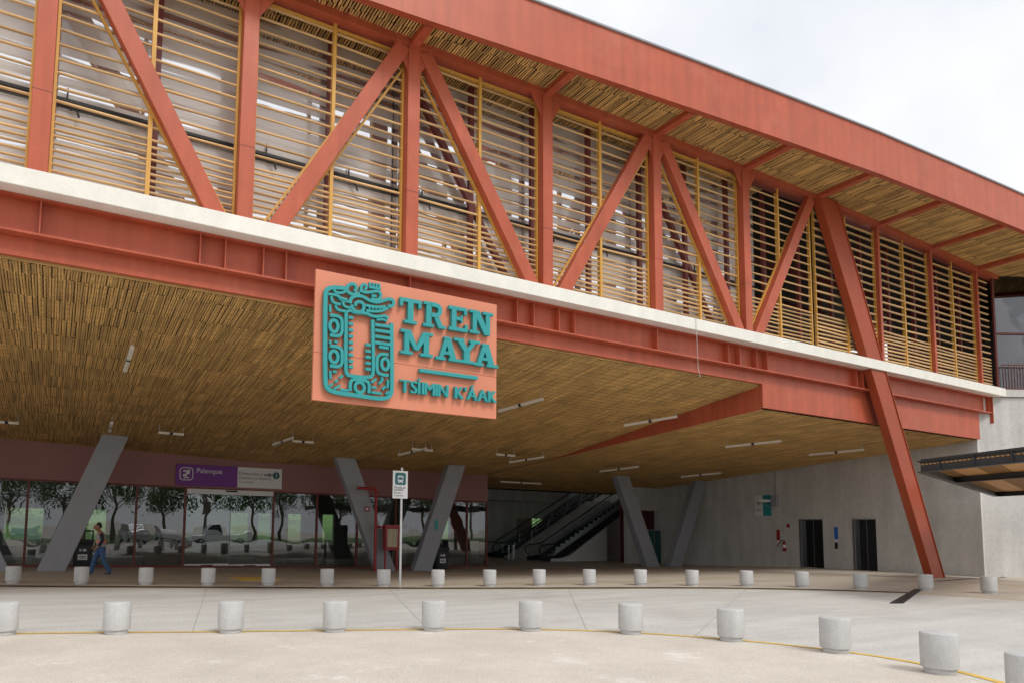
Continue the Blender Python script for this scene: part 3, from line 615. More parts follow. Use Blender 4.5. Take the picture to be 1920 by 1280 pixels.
stroke([(492, 232), (478, 210), (490, 184), (516, 180), (526, 206), (508, 222)], 20, 2)
for x in (550, 574, 599, 622): stroke([(x, 166 + (x - 550) * .15), (x + 3, 196 + (x - 550) * .15)], 15, 0)
stroke([(542, 202), (634, 217)], 18, 0)
stroke([(470, 228), (520, 246), (570, 238), (612, 232), (636, 256), (630, 290), (600, 306), (560, 292)], 22, 2); stroke([(562, 268), (600, 274)], 22, 0)
stroke([(396, 330), (400, 290), (440, 268), (490, 272), (540, 304), (600, 322), (650, 308), (700, 292), (732, 306), (734, 340), (708, 356), (690, 340)], 25, 2)
stroke([(436, 350), (440, 322), (470, 314), (500, 330), (504, 372), (480, 398), (446, 394), (420, 376), (404, 340)], 24, 2)
stroke([(512, 342), (560, 352), (620, 358), (672, 352)], 20, 1); stroke([(520, 384), (580, 392), (640, 388), (690, 364)], 20, 1)
for x in (545, 570, 596, 622, 648): stroke([(x, 358), (x + 2, 376)], 13, 0)
stroke([(486, 402), (530, 408), (580, 432), (630, 430), (672, 424), (690, 450)], 22, 2); stroke([(600, 455), (660, 452), (680, 470)], 16, 1)
EMB.build('emblem', 'teal', SG)
# letters: slab serif built from bars
def letter(ch, ox, base, wd, ht, slope):
    m_ = MB(); y0, y1 = YS - .125, YS - .03; cnt_ = [0]
    def P(u, v): return (ox + u * wd, base + v * ht)
    def poly(q): y_ = y0 - .0012 * cnt_[0]; cnt_[0] += 1; m_.prism([(P(*p)[0], y_, P(*p)[1] + .0012 * cnt_[0]) for p in q], (0, y1 - y_, 0))
    def bar(u0, u1, v0, v1): poly([(u0, v0), (u1, v0), (u1, v1), (u0, v1)])
    if ch == 'T': bar(.37, .63, 0, 1); bar(0, 1, .85, 1.0); bar(0, .14, .66, .86); bar(.86, 1, .66, .86); bar(.2, .8, 0, .12)
    if ch == 'R':
        bar(.14, .38, 0, 1); bar(0, .5, 0, .12); bar(0, .4, .88, 1); ribbon(m_, [P(.36, .92), P(.62, .92), P(.78, .84), P(.78, .60), P(.62, .5), P(.36, .5)], .17 * ht, y0 - .012, y1, False, 1); poly([(.46, .5), (.7, .5), (.98, .0), (.72, 0)]); bar(.72, 1.06, 0, .12)
    if ch == 'E': bar(.14, .38, 0, 1); bar(0, .9, .86, 1); bar(.78, .92, .7, .99); bar(0, .95, 0, .14); bar(.82, .97, .01, .3); bar(.36, .66, .44, .58); bar(.6, .7, .36, .66)
    if ch == 'N': bar(.14, .32, 0, 1); bar(.72, .9, 0, 1); poly([(.14, 1), (.42, 1), (.9, 0), (.66, 0)]); bar(0, .44, 0, .12); bar(0, .36, .88, 1); bar(.58, 1.04, .88, 1)
    if ch == 'M': bar(.12, .27, 0, 1); bar(.73, .9, 0, 1); poly([(.1, 1), (.32, 1), (.56, .22), (.44, .22)]); poly([(.92, 1), (.7, 1), (.44, .22), (.56, .22)]); bar(0, .38, 0, .12); bar(.62, 1.02, 0, .12); bar(0, .3, .88, 1); bar(.72, 1.02, .88, 1)
    if ch == 'A': poly([(.1, 0), (.27, 0), (.56, .98), (.38, .98)]); poly([(.9, 0), (.64, 0), (.38, .98), (.62, .98)]); bar(.26, .74, .26, .39); bar(-.02, .4, 0, .12); bar(.54, 1.03, 0, .12); bar(.33, .63, .9, 1)
    if ch == 'Y': bar(.38, .63, 0, .5); poly([(.38, .5), (.63, .5), (.3, 1), (.04, 1)]); poly([(.4, .44), (.62, .5), (.96, 1), (.76, 1)]); bar(.22, .8, 0, .12); bar(-.03, .4, .88, 1); bar(.62, 1.04, .88, 1)
    m_.build('letter', 'teal', SG)
def row(spec, dx=0):
    for ch, cx0, cx1, ytop, ybot in spec:
        a = sp(cx0, ybot); b2 = sp(cx1, ybot + (cx1 - cx0) * .185); t_ = sp(cx0, ytop); letter(ch, a[0], (a[1] + b2[1]) / 2, b2[0] - a[0], t_[1] - a[1], 0)
row([('T', 780, 945, 277, 470), ('R', 962, 1125, 308, 500), ('E', 1160, 1310, 342, 530), ('N', 1320, 1495, 374, 552)])
row([('M', 785, 1030, 520, 706), ('A', 1062, 1240, 572, 752), ('Y', 1205, 1390, 588, 772), ('A', 1355, 1535, 624, 798)])
a = sp(935, 832); b2 = sp(1385, 905); MB().box(a[0], b2[0], YS - .12, YS - .03, (a[1] + b2[1]) / 2 - .045, (a[1] + b2[1]) / 2 + .035).build('bar', 'teal', SG)
a = sp(782, 1005); b2 = sp(1525, 1094); tw = b2[0] - a[0]
GL = []
for ch in "TSÍIMIN K'ÁAK":
    if ch == ' ': GL.append((None, .13)); continue
    o_ = text(ch, (0, YS - .08, (a[1] + b2[1]) / 2), (1, 0, 0), (0, 0, 1), .40, 'teal', 'letter', SG, off=.0, depth=.10); xv = [v.co.x for v in o_.data.vertices]; GL.append((o_, max(xv) - min(xv), min(xv)))
gap = .035; tot = sum(g[1] for g in GL) + gap * (len(GL) - 1); kx = tw / tot; cx_ = a[0] - SG.location.x
for g in GL:
    if g[0]:
        for v in g[0].data.vertices: v.co.x = cx_ + (v.co.x - g[2]) * kx
        od = g[0].data; vv = [tuple(v.co) for v in od.vertices]; ff = [tuple(p.vertices) for p in od.polygons]; nv = len(vv)
        nd = bpy.data.meshes.new('letter'); nd.from_pydata(vv + [(x_ + .026, y_ + .003, z_ + .002) for x_, y_, z_ in vv], [], ff + [tuple(i_ + nv for i_ in f) for f in ff]); nd.materials.append(M['teal']); g[0].data = nd
    cx_ += (g[1] + gap) * kx
# platform direction sign on the pink wall
YP = 31.2
q = [onY(331, 868, YP), onY(528, 917, YP)]; xa, xb = q[0].x, q[1].x; xm = onY(445, 900, YP).x
zt1 = (onY(331, 868, YP).z + onY(528, 879, YP).z) / 2; zb1 = (onY(331, 907, YP).z + onY(528, 917, YP).z) / 2
DS = root('direction_sign', (xm, YP, zb1), 'purple and white Palenque platform sign above the sliding door', 'sign')
MB().box(xa, xm, YP, YP + .06, zb1, zt1).build('purple_panel', 'purple', DS); MB().box(xm + .002, xb, YP, YP + .06, zb1, zt1).build('white_panel', 'signwhite', DS)
hh = zt1 - zb1; MB().box(xa + .5, xa + .58, YP + .061, 31.3, zb1 + .3, zb1 + .38).build('bracket', 'grey', DS); MB().box(xb - .5, xb - .42, YP + .061, 31.3, zb1 + .3, zb1 + .38).build('bracket', 'grey', DS)
def rrect(cx, cz, w_, h_, r): 
    P = []
    for sx, sz, a0 in ((1, 1, 0), (-1, 1, 90), (-1, -1, 180), (1, -1, 270)):
        for k in range(4): an = math.radians(a0 + 30 * k); P.append((cx + sx * (w_ / 2 - r) + r * math.cos(an), cz + sz * (h_ / 2 - r) + r * math.sin(an)))
    return P
ic = MB(); icx, icz = xa + .42, zb1 + hh * .55; ribbon(ic, rrect(icx, icz, .52, .52, .13), .035, YP - .006, YP + .001, True); 
for (u, v, a_, b_) in ((-.04, .12, .2, .07), (.05, .03, .15, .09), (-.06, -.06, .16, .1), (.0, -.16, .22, .05), (.1, .12, .07, .14)): ic.box(icx + u - a_ / 2, icx + u + a_ / 2, YP - .006 - abs(u) * .01, YP + .001, icz + v - b_ / 2, icz + v + b_ / 2)
ic.build('icon', 'signwhite', DS)
text('Palenque', (xa + .82, YP - .004, zb1 + hh * .62), (1, 0, 0), (0, 0, 1), .30, 'signwhite', 'lettering', DS)
for s_, v, sz in (('Dirección a andén 1', .62, .22), ('Direction to Platform 1', .42, .165), ("Ti' u noj bej 1", .24, .12)): text(s_, (xm + .06, YP - .004, zb1 + hh * v), (1, 0, 0), (0, 0, 1), sz, 'ink', 'lettering', DS)
b = MB(); ax = xb - .78; az = zb1 + hh * .66; b.box(ax, ax + .26, YP - .005, YP, az - .014, az + .014); ribbon(b, [(ax + .15, az + .1), (ax + .26, az), (ax + .15, az - .1)], .03, YP - .0062, YP); b.build('arrow', 'ink', DS)
b = MB(); b.add([(xb - .27 + .16 * math.cos(k * math.pi / 10), YP - .005, az + .16 * math.sin(k * math.pi / 10)) for k in range(20)], [tuple(range(20))]); b.build('disc', 'tealdark', DS); text('1', (xb - .32, YP - .008, az - .085), (1, 0, 0), (0, 0, 1), .24, 'signwhite', 'lettering', DS)
# bus stop sign on a pole
bp = G(750, 1101); k = 1 / 75.
tY = bp.y; pt = onY(751, 876, tY)
BS = root('bus_stop_sign', bp, 'white bus stop sign with teal bus symbol on slim grey pole', 'sign')
MB().tube([(bp.x, tY, bp.z), (bp.x, tY, pt.z)], .032, 12).build('pole', 'galv', BS, smooth=True)
a, b2 = onY(737, 881, tY - .05), onY(764, 934, tY - .05)
MB().box(a.x, b2.x, tY - .055, tY - .035, b2.z, a.z).build('plate', 'signwhite', BS, bevel=.004)
cx = (a.x + b2.x) / 2; W_ = b2.x - a.x; H_ = a.z - b2.z; cz = a.z - H_ * .29
b = MB(); b.add([(p[0], tY - .059, p[1]) for p in rrect(cx, cz, W_ * .72, W_ * .74, .05)], [tuple(range(16))]); b.build('teal_square', 'tealdark', BS)
b = MB(); u = W_ * .1; b.add([(p[0], tY - .062, p[1]) for p in rrect(cx, cz, u * 3.6, u * 4, .03)], [tuple(range(16))]); b.box(cx - u * 1.5, cx - u * .9, tY - .062, tY - .06, cz - u * 2.6, cz - u * 2.02); b.box(cx + u * .9, cx + u * 1.5, tY - .062, tY - .06, cz - u * 2.6, cz - u * 2.02); b.build('bus_symbol', 'signwhite', BS)
b = MB(); b.box(cx - u * 1.4, cx + u * 1.4, tY - .065, tY - .063, cz - u * .6, cz + u * .9); b.box(cx - u * .8, cx + u * .8, tY - .065, tY - .063, cz + u * 1.3, cz + u * 1.6); b.box(cx - u * 1.4, cx - u * .8, tY - .065, tY - .063, cz - u * 1.6, cz - u * 1.1); b.box(cx + u * .8, cx + u * 1.4, tY - .065, tY - .063, cz - u * 1.6, cz - u * 1.1); b.build('bus_window', 'tealdark', BS)
for s_, v, sz in (('Parada de', .36, .085), ('autobús', .28, .085), ('Bus Stop', .18, .06), ("U mola'ay buj", .08, .05)): text(s_, (a.x + W_ * .1, tY - .058, b2.z + H_ * v), (1, 0, 0), (0, 0, 1), sz, 'ink', 'lettering', BS)
# bollards
prof = [(.155, 0), (.16, .01), (.16, .052), (.158, .055), (.178, .062), (.188, .068), (.19, .078), (.19, .45), (.183, .462), (.17, .468), (.001, .47)]
def bollard(): return MB().lathe(prof, n=40)
bolme = None
near = [(5, 1190), (218, 1188), (432, 1186), (628, 1184), (813, 1182), (995, 1182), (1183, 1188), (1371, 1201), (1567, 1223), (1763, 1262), (1935, 1320)]
farb = [(24, 1092), (152, 1093), (273, 1094.5), (390, 1095.5), (503, 1096), (613, 1097), (719, 1098), (821, 1098.5), (918, 1098), (1011, 1096.5), (1105, 1096), (1201, 1096), (1298, 1097), (1400, 1098), (1504, 1100), (1614, 1103), (1736, 1106), (1855, 1111.5)]
spec = {390: 'concrete bollard in front of the sliding glass door', 503: 'concrete bollard nearest the yellow tactile tiles', 1614: 'concrete bollard next before the dark ramp plate', 1855: 'concrete bollard past the rust red leg before the concrete wall', 821: 'concrete bollard in front of the litter bin beside the grey leg', 24: 'concrete bollard before the first slanted grey leg',
        152: 'concrete bollard before the litter bin by the walking man', 719: 'concrete bollard beside the pole of the bus stop sign', 1736: 'concrete bollard at the foot of the rust red leg'}
for lst, lab, grp in ((near, 'squat round concrete bollard on the yellow edge line of the forecourt', 'bollards on the yellow edge line'), (farb, 'squat round concrete bollard along the dark drain in front of the station', 'bollards along the drain')):
    for px, py in lst:
        p = onZ(px, py, 0); p.z = gz(p.x, p.y)
        if bolme is None: ob = bollard().build('bollard', 'bollard', smooth=True); bolme = ob.data
        else: ob = bpy.data.objects.new('bollard', bolme); COL.objects.link(ob)
        p.z += .009 if lst is near else 0; ob.location = p; ob.rotation_euler.z = random.uniform(0, 6); tag(ob, spec.get(px, lab) if lst is farb else lab, 'bollard', grp)
# hanging tube lamps
LS = {234: 'tube lamp hung alone high under the bamboo behind the beam', 935: 'tube lamp behind the lower corner of the station sign', 1170: 'tube lamp beside the maroon ceiling step', 1517: 'tube lamp nearest the rust red leg', 205: 'tube lamp above the slanted grey leg by the litter bin', 1125: 'tube lamp above the grey V legs by the escalators', 938: 'tube lamp hung in front of the escalators', 297: 'short tube lamp above the purple direction sign'}
def lamp(p0, p1, lab, grp='tube lamps under the bamboo ceiling'):
    lab = LS.get(p0[0], lab)
    a = onC(*p0, .32); b2 = onC(*p1, .32); r = root('tube_lamp', (a + b2) / 2, lab, 'lamp', grp)
    MB().beam(a, b2, .09, .08, (0, 0, 1)).build('housing', 'tube', r)
    for t_ in (.04, .96): q = a.lerp(b2, t_); MB().tube([q + Vector((0, 0, .03)), (q.x, q.y, zc(q.x, q.y) - .01)], .008, 5).build('wire', 'steel', r)
    q = a.lerp(b2, .5); d = (b2 - a).normalized(); MB().beam(q - d * .05, q + d * .05, .1, .095, (0, 0, 1)).build('clip', 'black', r)
LA = 'slim white tube lamp hung lengthwise under the bamboo ceiling'; LB = 'short white tube lamp hung crosswise near the waiting hall'
for p in (((234, 694), (248, 650)), ((935, 770), (1018, 747)), ((1170, 797), (1270, 780)), ((1360, 837), (1465, 826)), ((1517, 852), (1620, 842)), ((955, 866), (1020, 856)), ((1125, 883), (1198, 874)), ((1277, 893), (1352, 886)), ((512, 833), (549, 820)), ((747, 852), (800, 840)), ((205, 808), (210, 792))): lamp(*p, LA)
for p in (((-10, 790), (35, 793)), ((297, 810), (345, 814)), ((548, 826), (588, 829)), ((772, 841), (811, 844)), ((930, 851), (965, 854)), ((938, 902), (1014, 906))): lamp(*p, LB)
# litter bins
def bin_(px, py, wpx, lab):
    p = G(px, py); r = root('litter_bin', p, lab, 'bin', 'black litter bins'); x, y, z = p; wd = .36
    MB().prism([(x - wd + .04, y - .3, z), (x + wd - .04, y - .3, z), (x + wd, y - .33, z + .95), (x - wd, y - .33, z + .95)], (0, .62, 0)).build('body', 'black', r, bevel=.02)
    MB().box(x - wd - .02, x + wd + .02, y - .36, y + .32, z + .951, z + 1.1).build('rim', 'black', r, bevel=.02)
    b = MB()
    for u in (-wd, wd): b.beam((x + u * .95, y, z + 1.1), (x + u * .95, y, z + 1.42), .05, .5)
    b.box(x - wd, x + wd, y - .26, y + .26, z + 1.42, z + 1.48); b.build('hood', 'black', r)
    MB().box(x - .24, x + .24, y - .345, y - .336, z + .2, z + .85).build('green_decal', 'esc', r); MB().box(x - .17, x + .17, y - .352, y - .346, z + .3, z + .52).build('white_label', 'signwhite', r)
    for u, w_ in ((-.09, .07), (.06, .12)): MB().box(x + u - w_ / 2, x + u + w_ / 2, y - .352, y - .346, z + .64, z + .73).build('emblem_mark', 'galv', r)
    for v in (.36, .42): MB().box(x - .12, x + .12, y - .356, y - .3525, z + v, z + v + .025).build('label_text', 'ink', r)
bin_(153, 1062, 30, 'black litter bin behind the walking man'); bin_(824, 1065, 30, 'black litter bin beside the grey leg')
# fire hose cabinet with standpipe
YH = 28.2; zf_ = gz(12.5, YH)
a, b2 = onY(722, 983, YH), onY(747, 1030, YH); px_ = onY(705, 950, YH).x; ztp = onY(705, 918, YH).z
FH = root('fire_hose_cabinet', (a.x, YH, zf_), 'red fire hose cabinet with standpipe beside the grey leg', 'hose cabinet')
MB().tube([(px_ - .9, YH, ztp + .06), (px_ - .1, YH, ztp + .06), (px_, YH, ztp - .05), (px_, YH, zf_)], .065, 10).build('standpipe', 'firered', FH, smooth=True)
MB().tube([(px_, YH, a.z - .1), (a.x + .1, YH, a.z - .1)], .04, 8).build('branch_pipe', 'firered', FH)
c = MB(); c.box(a.x, b2.x, YH - .02, YH + .2, b2.z, a.z); c.build('box', 'firered', FH)
f_ = .09; c = MB(); c.box(a.x, a.x + f_, YH - .08, YH - .021, b2.z, a.z); c.box(b2.x - f_, b2.x, YH - .08, YH - .021, b2.z, a.z); c.box(a.x + f_, b2.x - f_, YH - .08, YH - .021, a.z - f_ * 1.4, a.z); c.box(a.x + f_, b2.x - f_, YH - .08, YH - .021, b2.z, b2.z + f_); c.build('door_frame', 'firered', FH)
for i in range(9): x = a.x + f_ + .02 + i * (b2.x - a.x - 2 * f_ - .03) / 8; MB().tube([(x, YH - .045, b2.z + f_ + .04), (x + random.uniform(-.01, .01), YH - .05, a.z - f_ * 1.4 - .05)], .028, 6).build('hose_fold', 'hose', FH)
for x in (a.x + .05, b2.x - .05): MB().box(x - .03, x + .03, YH + .02, YH + .08, zf_, b2.z - .001).build('leg', 'firered', FH)
# small plates on the grey legs and walls
def plate(name, px0, py0, px1, py1, Y, m, lab, cat='sign', X=None, th=.012):
    f2 = (lambda u, v: onX(u, v, X)) if X else (lambda u, v: onY(u, v, Y)); a, b2 = f2(px0, py0), f2(px1, py1); r = root(name, ((a + b2) / 2), lab, cat)
    if X: MB().box(X - th, X - .001, min(a.y, b2.y), max(a.y, b2.y), b2.z, a.z).build('plate', m, r)
    else: MB().box(a.x, b2.x, Y - th, Y, b2.z, a.z).build('plate', m, r)
    return r, a, b2
r, a, b2 = plate('fire_sign', 684, 949, 692, 958, 28.76, 'firered', 'small red fire sign on the grey leg by the hose cabinet'); MB().box(a.x + .05, b2.x - .05, 28.742, 28.7475, b2.z + .06, a.z - .05).build('symbol', 'signwhite', r)
r, a, b2 = plate('assembly_sign', 815, 974, 821, 992, 28.76, 'teal', 'small turquoise plate on the grey leg by the litter bin')
r, a, b2 = plate('exit_sign', 1415, 928, 1447, 966, 0, 'signwhite', 'white and turquoise platform sign on the concrete wall', X=34.3)
ym = (a.y + b2.y) / 2; MB().box(34.28, 34.287, b2.y, ym, b2.z, a.z).build('turquoise_half', 'teal', r)
t_ = text('S1', (34.28, a.y - .12, a.z - .55), (0, -1, 0), (0, 0, 1), .3, 'tealdark', 'lettering', r); text('Andén 1', (34.28, a.y - .08, a.z - .85), (0, -1, 0), (0, 0, 1), .12, 'ink', 'lettering', r)
r, a, b2 = plate('extinguisher_sign', 1456, 992, 1463, 1017, 0, 'firered', 'tall red extinguisher sign on the concrete wall', X=34.3); MB().box(34.28, 34.287, min(a.y, b2.y) + .02, max(a.y, b2.y) - .02, b2.z, b2.z + .15).build('white_foot', 'signwhite', r)
r, a, b2 = plate('alarm_sign', 1475, 981, 1481, 988, 0, 'firered', 'small square red alarm sign above the fire extinguisher', X=34.3)
r, a, b2 = plate('lift_sign', 1564, 987, 1572, 1014, 0, 'blue', 'blue sign between the two lift doors', X=34.3); MB().box(34.28, 34.287, min(a.y, b2.y), max(a.y, b2.y), b2.z, b2.z + .1).build('white_foot', 'signwhite', r)
r, a, b2 = plate('call_panel', 1566, 1016, 1571, 1028, 0, 'darksteel', 'black lift call panel below the blue sign', 'panel', X=34.3, th=.03)
p = onX(1473, 1022, 34.3); FE = root('fire_extinguisher', (34.2, p.y, p.z - .3), 'red fire extinguisher with black hose on the concrete wall', 'extinguisher')
MB().lathe([(.07, -.3), (.085, -.28), (.085, .12), (.05, .2), (.03, .23), (.03, .28)], (34.19, p.y, p.z), 16).build('cylinder', 'firered', FE, smooth=True); MB().lathe([(.087, -.1), (.087, .05)], (34.19, p.y, p.z), 16).build('label_band', 'signwhite', FE)
MB().tube([(34.19, p.y, p.z + .3), (34.15, p.y + .12, p.z + .3), (34.15, p.y + .3, p.z + .1), (34.15, p.y + .42, p.z - .05)], .016, 6).build('hose', 'black', FE); MB().box(34.2, 34.295, p.y - .04, p.y + .04, p.z - .05, p.z + .02).build('bracket', 'black', FE)
p = onX(1447, 938, 34.3); CC = root('security_camera', (34.1, p.y, p.z), 'grey security camera with conduit on the concrete wall', 'camera')
MB().box(34.05, 34.29, p.y - .45, p.y - .1, p.z - .25, p.z + .25).build('junction_box', 'grey', CC, bevel=.02); MB().tube([(34.1, p.y - .1, p.z), (33.95, p.y + .1, p.z), (33.85, p.y + .45, p.z + .03)], [.04, .09, .09], 10).build('camera_body', 'signwhite', CC, smooth=True); MB().tube([(34.25, p.y - .28, p.z + .25), (34.25, p.y - .28, zc(34, p.y) - .02)], .03, 8).build('conduit', 'grey', CC)
MB().tube([(34.15, p.y - .3, p.z - .25), (34.1, p.y - .1, p.z - .38), (34.0, p.y + .2, p.z - .2)], .02, 6).build('cable', 'grey', CC)
# glazed walkway box at the far right with railing (set at an angle to the hall)
B9 = Vector((35.46, 14.08, 0))
GB = root('glazed_walkway', B9 + D9 * 4 + Vector((0, 0, 7.56)), 'dark reflective glass walkway box above the concrete wall', 'building')
def q9(u, v, z): return B9 + D9 * u + Q9 * v + Vector((0, 0, z))
def box9(mb_, u0, u1, v0, v1, z0, z1): return mb_.prism([q9(u0, v0, z0), q9(u1, v0, z0), q9(u1, v1, z0), q9(u0, v1, z0)], (0, 0, z1 - z0))
for k in range(4):
    for z0_, z1_ in ((7.9, 10.4), (10.4, 13.0)): box9(MB(), .05 + 2.2 * k, 2.15 + 2.2 * k, .25, .27, z0_ + .04, z1_ - .04).build('pane', 'boxglass', GB)
    box9(MB(), 2.2 * k - .04, 2.2 * k + .04, .21, .31, 7.88, 13.04).build('mullion', 'frame', GB)
for z in (10.36, 13.045): box9(MB(), -.05, 8.8, .2, .32, z, z + .08).build('transom', 'frame', GB)
box9(MB(), 0, 9, -.1, 8, 7.56, 7.87).build('floor', 'conc', GB)
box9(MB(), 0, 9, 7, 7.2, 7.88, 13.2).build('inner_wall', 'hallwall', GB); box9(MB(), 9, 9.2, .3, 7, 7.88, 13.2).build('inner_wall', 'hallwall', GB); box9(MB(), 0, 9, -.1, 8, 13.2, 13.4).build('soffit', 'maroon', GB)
RL = root('railing', q9(4, 0, 7.87), 'dark red bar railing in front of the glass walkway', 'railing')
for k in range(66): box9(MB(), .05 + .125 * k, .066 + .125 * k, .0, .016, 7.95, 8.95).build('bar', 'frame', RL)
for z in (7.91, 8.951): box9(MB(), 0, 8.4, -.01, .03, z, z + .04).build('rail', 'frame', RL)
for u in (.1, 4, 8): box9(MB(), u, u + .05, -.01, .03, 7.87, 7.909).build('foot', 'frame', RL)
# steel canopy at the right
CN = root('steel_canopy', (30, 7, 0), 'charcoal steel canopy with orange timber boards jutting in at the right', 'canopy')
zc0 = 3.2; tip = onZ(1727, 885, zc0); farc = onZ(1868, 930, zc0); nr = onZ(1920, 866, zc0); dd = (nr - tip).normalized(); nr = tip + dd * 3.2; fr2 = nr + (farc - tip)
def ibeam(a, b2, h=.30):
    b = MB(); t_ = (b2 - a).normalized(); s_ = Vector((-t_.y, t_.x, 0)); b.beam(a, b2, .012, h - .04, (0, 0, 1)); u = Vector((0, 0, h / 2 - .01)); b.beam(a + u, b2 + u, .16, .02, (0, 0, 1)); b.beam(a - u, b2 - u, .16, .02, (0, 0, 1))
    return b.build('beam', 'canopy', CN)
up = Vector((0, 0, .15)); ibeam(tip + up, nr + up); ibeam(tip + up, farc + up); ibeam(nr + up, fr2 + up); ibeam(farc + up, fr2 + up)
mid = tip.lerp(farc, .33); ibeam(mid + up, mid + up + (nr - tip))
for k in range(1, 26):
    t_ = k / 26; a = tip.lerp(nr, t_) + Vector((0, 0, .2)); b2 = a + (farc - tip); MB().beam(a, b2, .14, .03, (0, 0, 1)).build('board', 'board', CN)
for t_ in (.2, .5, .8): q = tip.lerp(nr, t_) + up; s_ = Vector((dd.y, -dd.x, 0)); MB().beam(q - Vector((0, 0, .13)), q + Vector((0, 0, .13)), .012, .15, s_).build('stiffener', 'canopy', CN)
rs = MB(); rs.prism([tuple(p + Vector((0, 0, .31))) for p in (tip, farc, fr2, nr)], (0, 0, .03)); rs.build('roof_sheet', 'canopy', CN)
pm = fr2.lerp(nr, .12); MB().beam((pm.x, pm.y, gz(pm.x, pm.y)), (pm.x, pm.y, zc0 + .02), .2, .2, (1, 0, 0)).build('post', 'canopy', CN)
# escalators and stair in the passage
def escalator(px, py, ln, lab, skirt):
    p = G(px, py); r = root('escalator', p, lab, 'escalator'); x, y, z = p; s30 = math.tan(math.radians(29)); wd = 1.5
    for yy in (y, y + wd):
        b = MB(); b.prism([(x, yy, z), (x + 1.3, yy, z), (x + 1.3 + ln, yy, z + ln * s30), (x + 1.3 + ln, yy, z + ln * s30 + .45), (x + 1.1, yy, z + .38), (x, yy, z + .3)], (0, .14, 0)); b.build('truss_side', 'esc', r)
        MB().add([(x + .1, yy + .07, z + .3), (x + 1.1, yy + .07, z + .38), (x + 1.2 + ln, yy + .07, z + ln * s30 + .4), (x + 1.2 + ln, yy + .07, z + ln * s30 + 1.1), (x + 1.1, yy + .07, z + 1.1), (x + .1, yy + .07, z + 1.02)], [(0, 1, 2, 3, 4, 5)]).build('balustrade', 'escglass', r)
        MB().tube([(x + .2, yy + .07, z + .35), (x - .12, yy + .07, z + .55), (x - .12, yy + .07, z + .9), (x + .1, yy + .07, z + 1.06), (x + 1.1, yy + .07, z + 1.14), (x + 1.2 + ln, yy + .07, z + ln * s30 + 1.14)], .045, 8).build('handrail', 'rubber', r)
    n_ = int(ln / .4)
    b = MB()
    for i in range(n_): b.box(x + 1.2 + i * .4, x + 1.6 + i * .4, y + .15, y + wd, z + .02, z + .2 + i * .4 * s30)
    b.build('steps', 'steel', r)
    MB().box(x - .2, x + .9, y + .14, y + wd, z, z + .03).build('landing_plate', 'steel', r)
    if skirt:
        st = [(x + 1.0, y + .2, z + .2)]
        for i in range(14): st += [(x + 1.3 + i * .4, y + .2, z + .72 + i * .4 * s30), (x + 1.3 + i * .4, y + .2, z + .72 + (i + 1) * .4 * s30)]
        st += [(st[-1][0] + .4, y + .2, st[-1][2]), (st[-1][0] + .4, y + .2, st[-1][2] - .5), (x + 1.6, y + .2, z + .2)]
        MB().prism(st, (0, .03, 0)).build('stepped_panel', 'signwhite', r)
    if skirt: MB().prism([(x + .7, y - .06, z), (x + 5.5, y - .06, z), (x + 5.5, y - .06, z + 4.2 * s30 + .0), (x + 2.2, y - .06, z + .35), (x + 1.4, y - .06, z + .2), (x + .7, y - .06, z + .18)], (0, .05, 0)).build('white_skirt', 'signwhite', r)
escalator(1016, 1052, 9, 'dark escalator with white side panel rising behind the grey legs', True)
escalator(928, 1045, 12, 'dark escalator rising beside the waiting hall', False)
p = G(966, 1048); SR = root('staircase', p, 'wide dark staircase between the two escalators', 'stairs'); x, y, z = p
for i in range(26): MB().box(x + .9 + i * .3, x + 1.2 + i * .3, y, y + 3.0, z, z + .165 * (i + 1)).build('step', 'conc', SR)
for yy in (y, y + 1.5, y + 3.0):
    for i in range(0, 26, 5): MB().tube([(x + 1.0 + i * .3, yy - .03, z + .165 * (i + 1)), (x + 1.0 + i * .3, yy - .03, z + .165 * (i + 1) + 1.0)], .025, 6).build('baluster', 'steel', SR)
    MB().tube([(x + .8, yy - .03, z + 1.1), (x + 8.6, yy - .03, z + 1.1 + 7.8 * .55)], .025, 6).build('handrail', 'steel', SR)
for px in (954, 962):
    p = G(px, 1048); r = tag(MB().lathe([(.16, 0), (.16, .02), (.05, .03), (.05, .92), (.06, .93), (.06, 1.0), (.001, 1.0)], n=14).build('barrier_post', 'steel', smooth=True), 'short steel barrier post at the foot of the stairs', 'post', 'barrier posts'); r.location = p

tag(MB().tube([onY(1305, 596, 13.93), onY(1306, 640, 13.93) + Vector((.02, 0, 0)), onY(1309, 690, 14.0), onY(1313, 706, 14.0)], .008, 5).build('hanging_cable', 'galv'), 'thin loose cable dangling from the white slab edge', 'cable')
# ------------------------------------------------------------------ walking man
pp = G(188, 1077); PZ = pp.z
def fig(u, side, h): return (pp.x - u, pp.y - side, PZ + h)      # u = forward (towards the left of the photo), side = towards the viewer
def skin(name, m, verts, edges, rad, parent, rootv=0, sub=2, loc=None):
    me = bpy.data.meshes.new(name); off = wloc(parent) if parent else Vector(pp); me.from_pydata([tuple(Vector(fig(*v)) - off) for v in verts], edges, []); me.materials.append(M[m])
    ob = bpy.data.objects.new(name, me); COL.objects.link(ob)
    if parent: ob.parent = parent
    else: ob.location = pp
    md = ob.modifiers.new('skin', 'SKIN'); md.use_smooth_shade = True; ly_ = me.skin_vertices[0] if me.skin_vertices else None
    if ly_ is None:
        bpy.context.view_layer.objects.active = ob; bpy.ops.object.select_all(action='DESELECT'); ob.select_set(True); bpy.ops.mesh.customdata_skin_add(); ly_ = me.skin_vertices[0]
    for i, rr in enumerate(rad): ly_.data[i].radius = rr if isinstance(rr, tuple) else (rr, rr)
    ly_.data[rootv].use_root = True
    s_ = ob.modifiers.new('sub', 'SUBSURF'); s_.levels = sub; s_.render_levels = sub; return ob
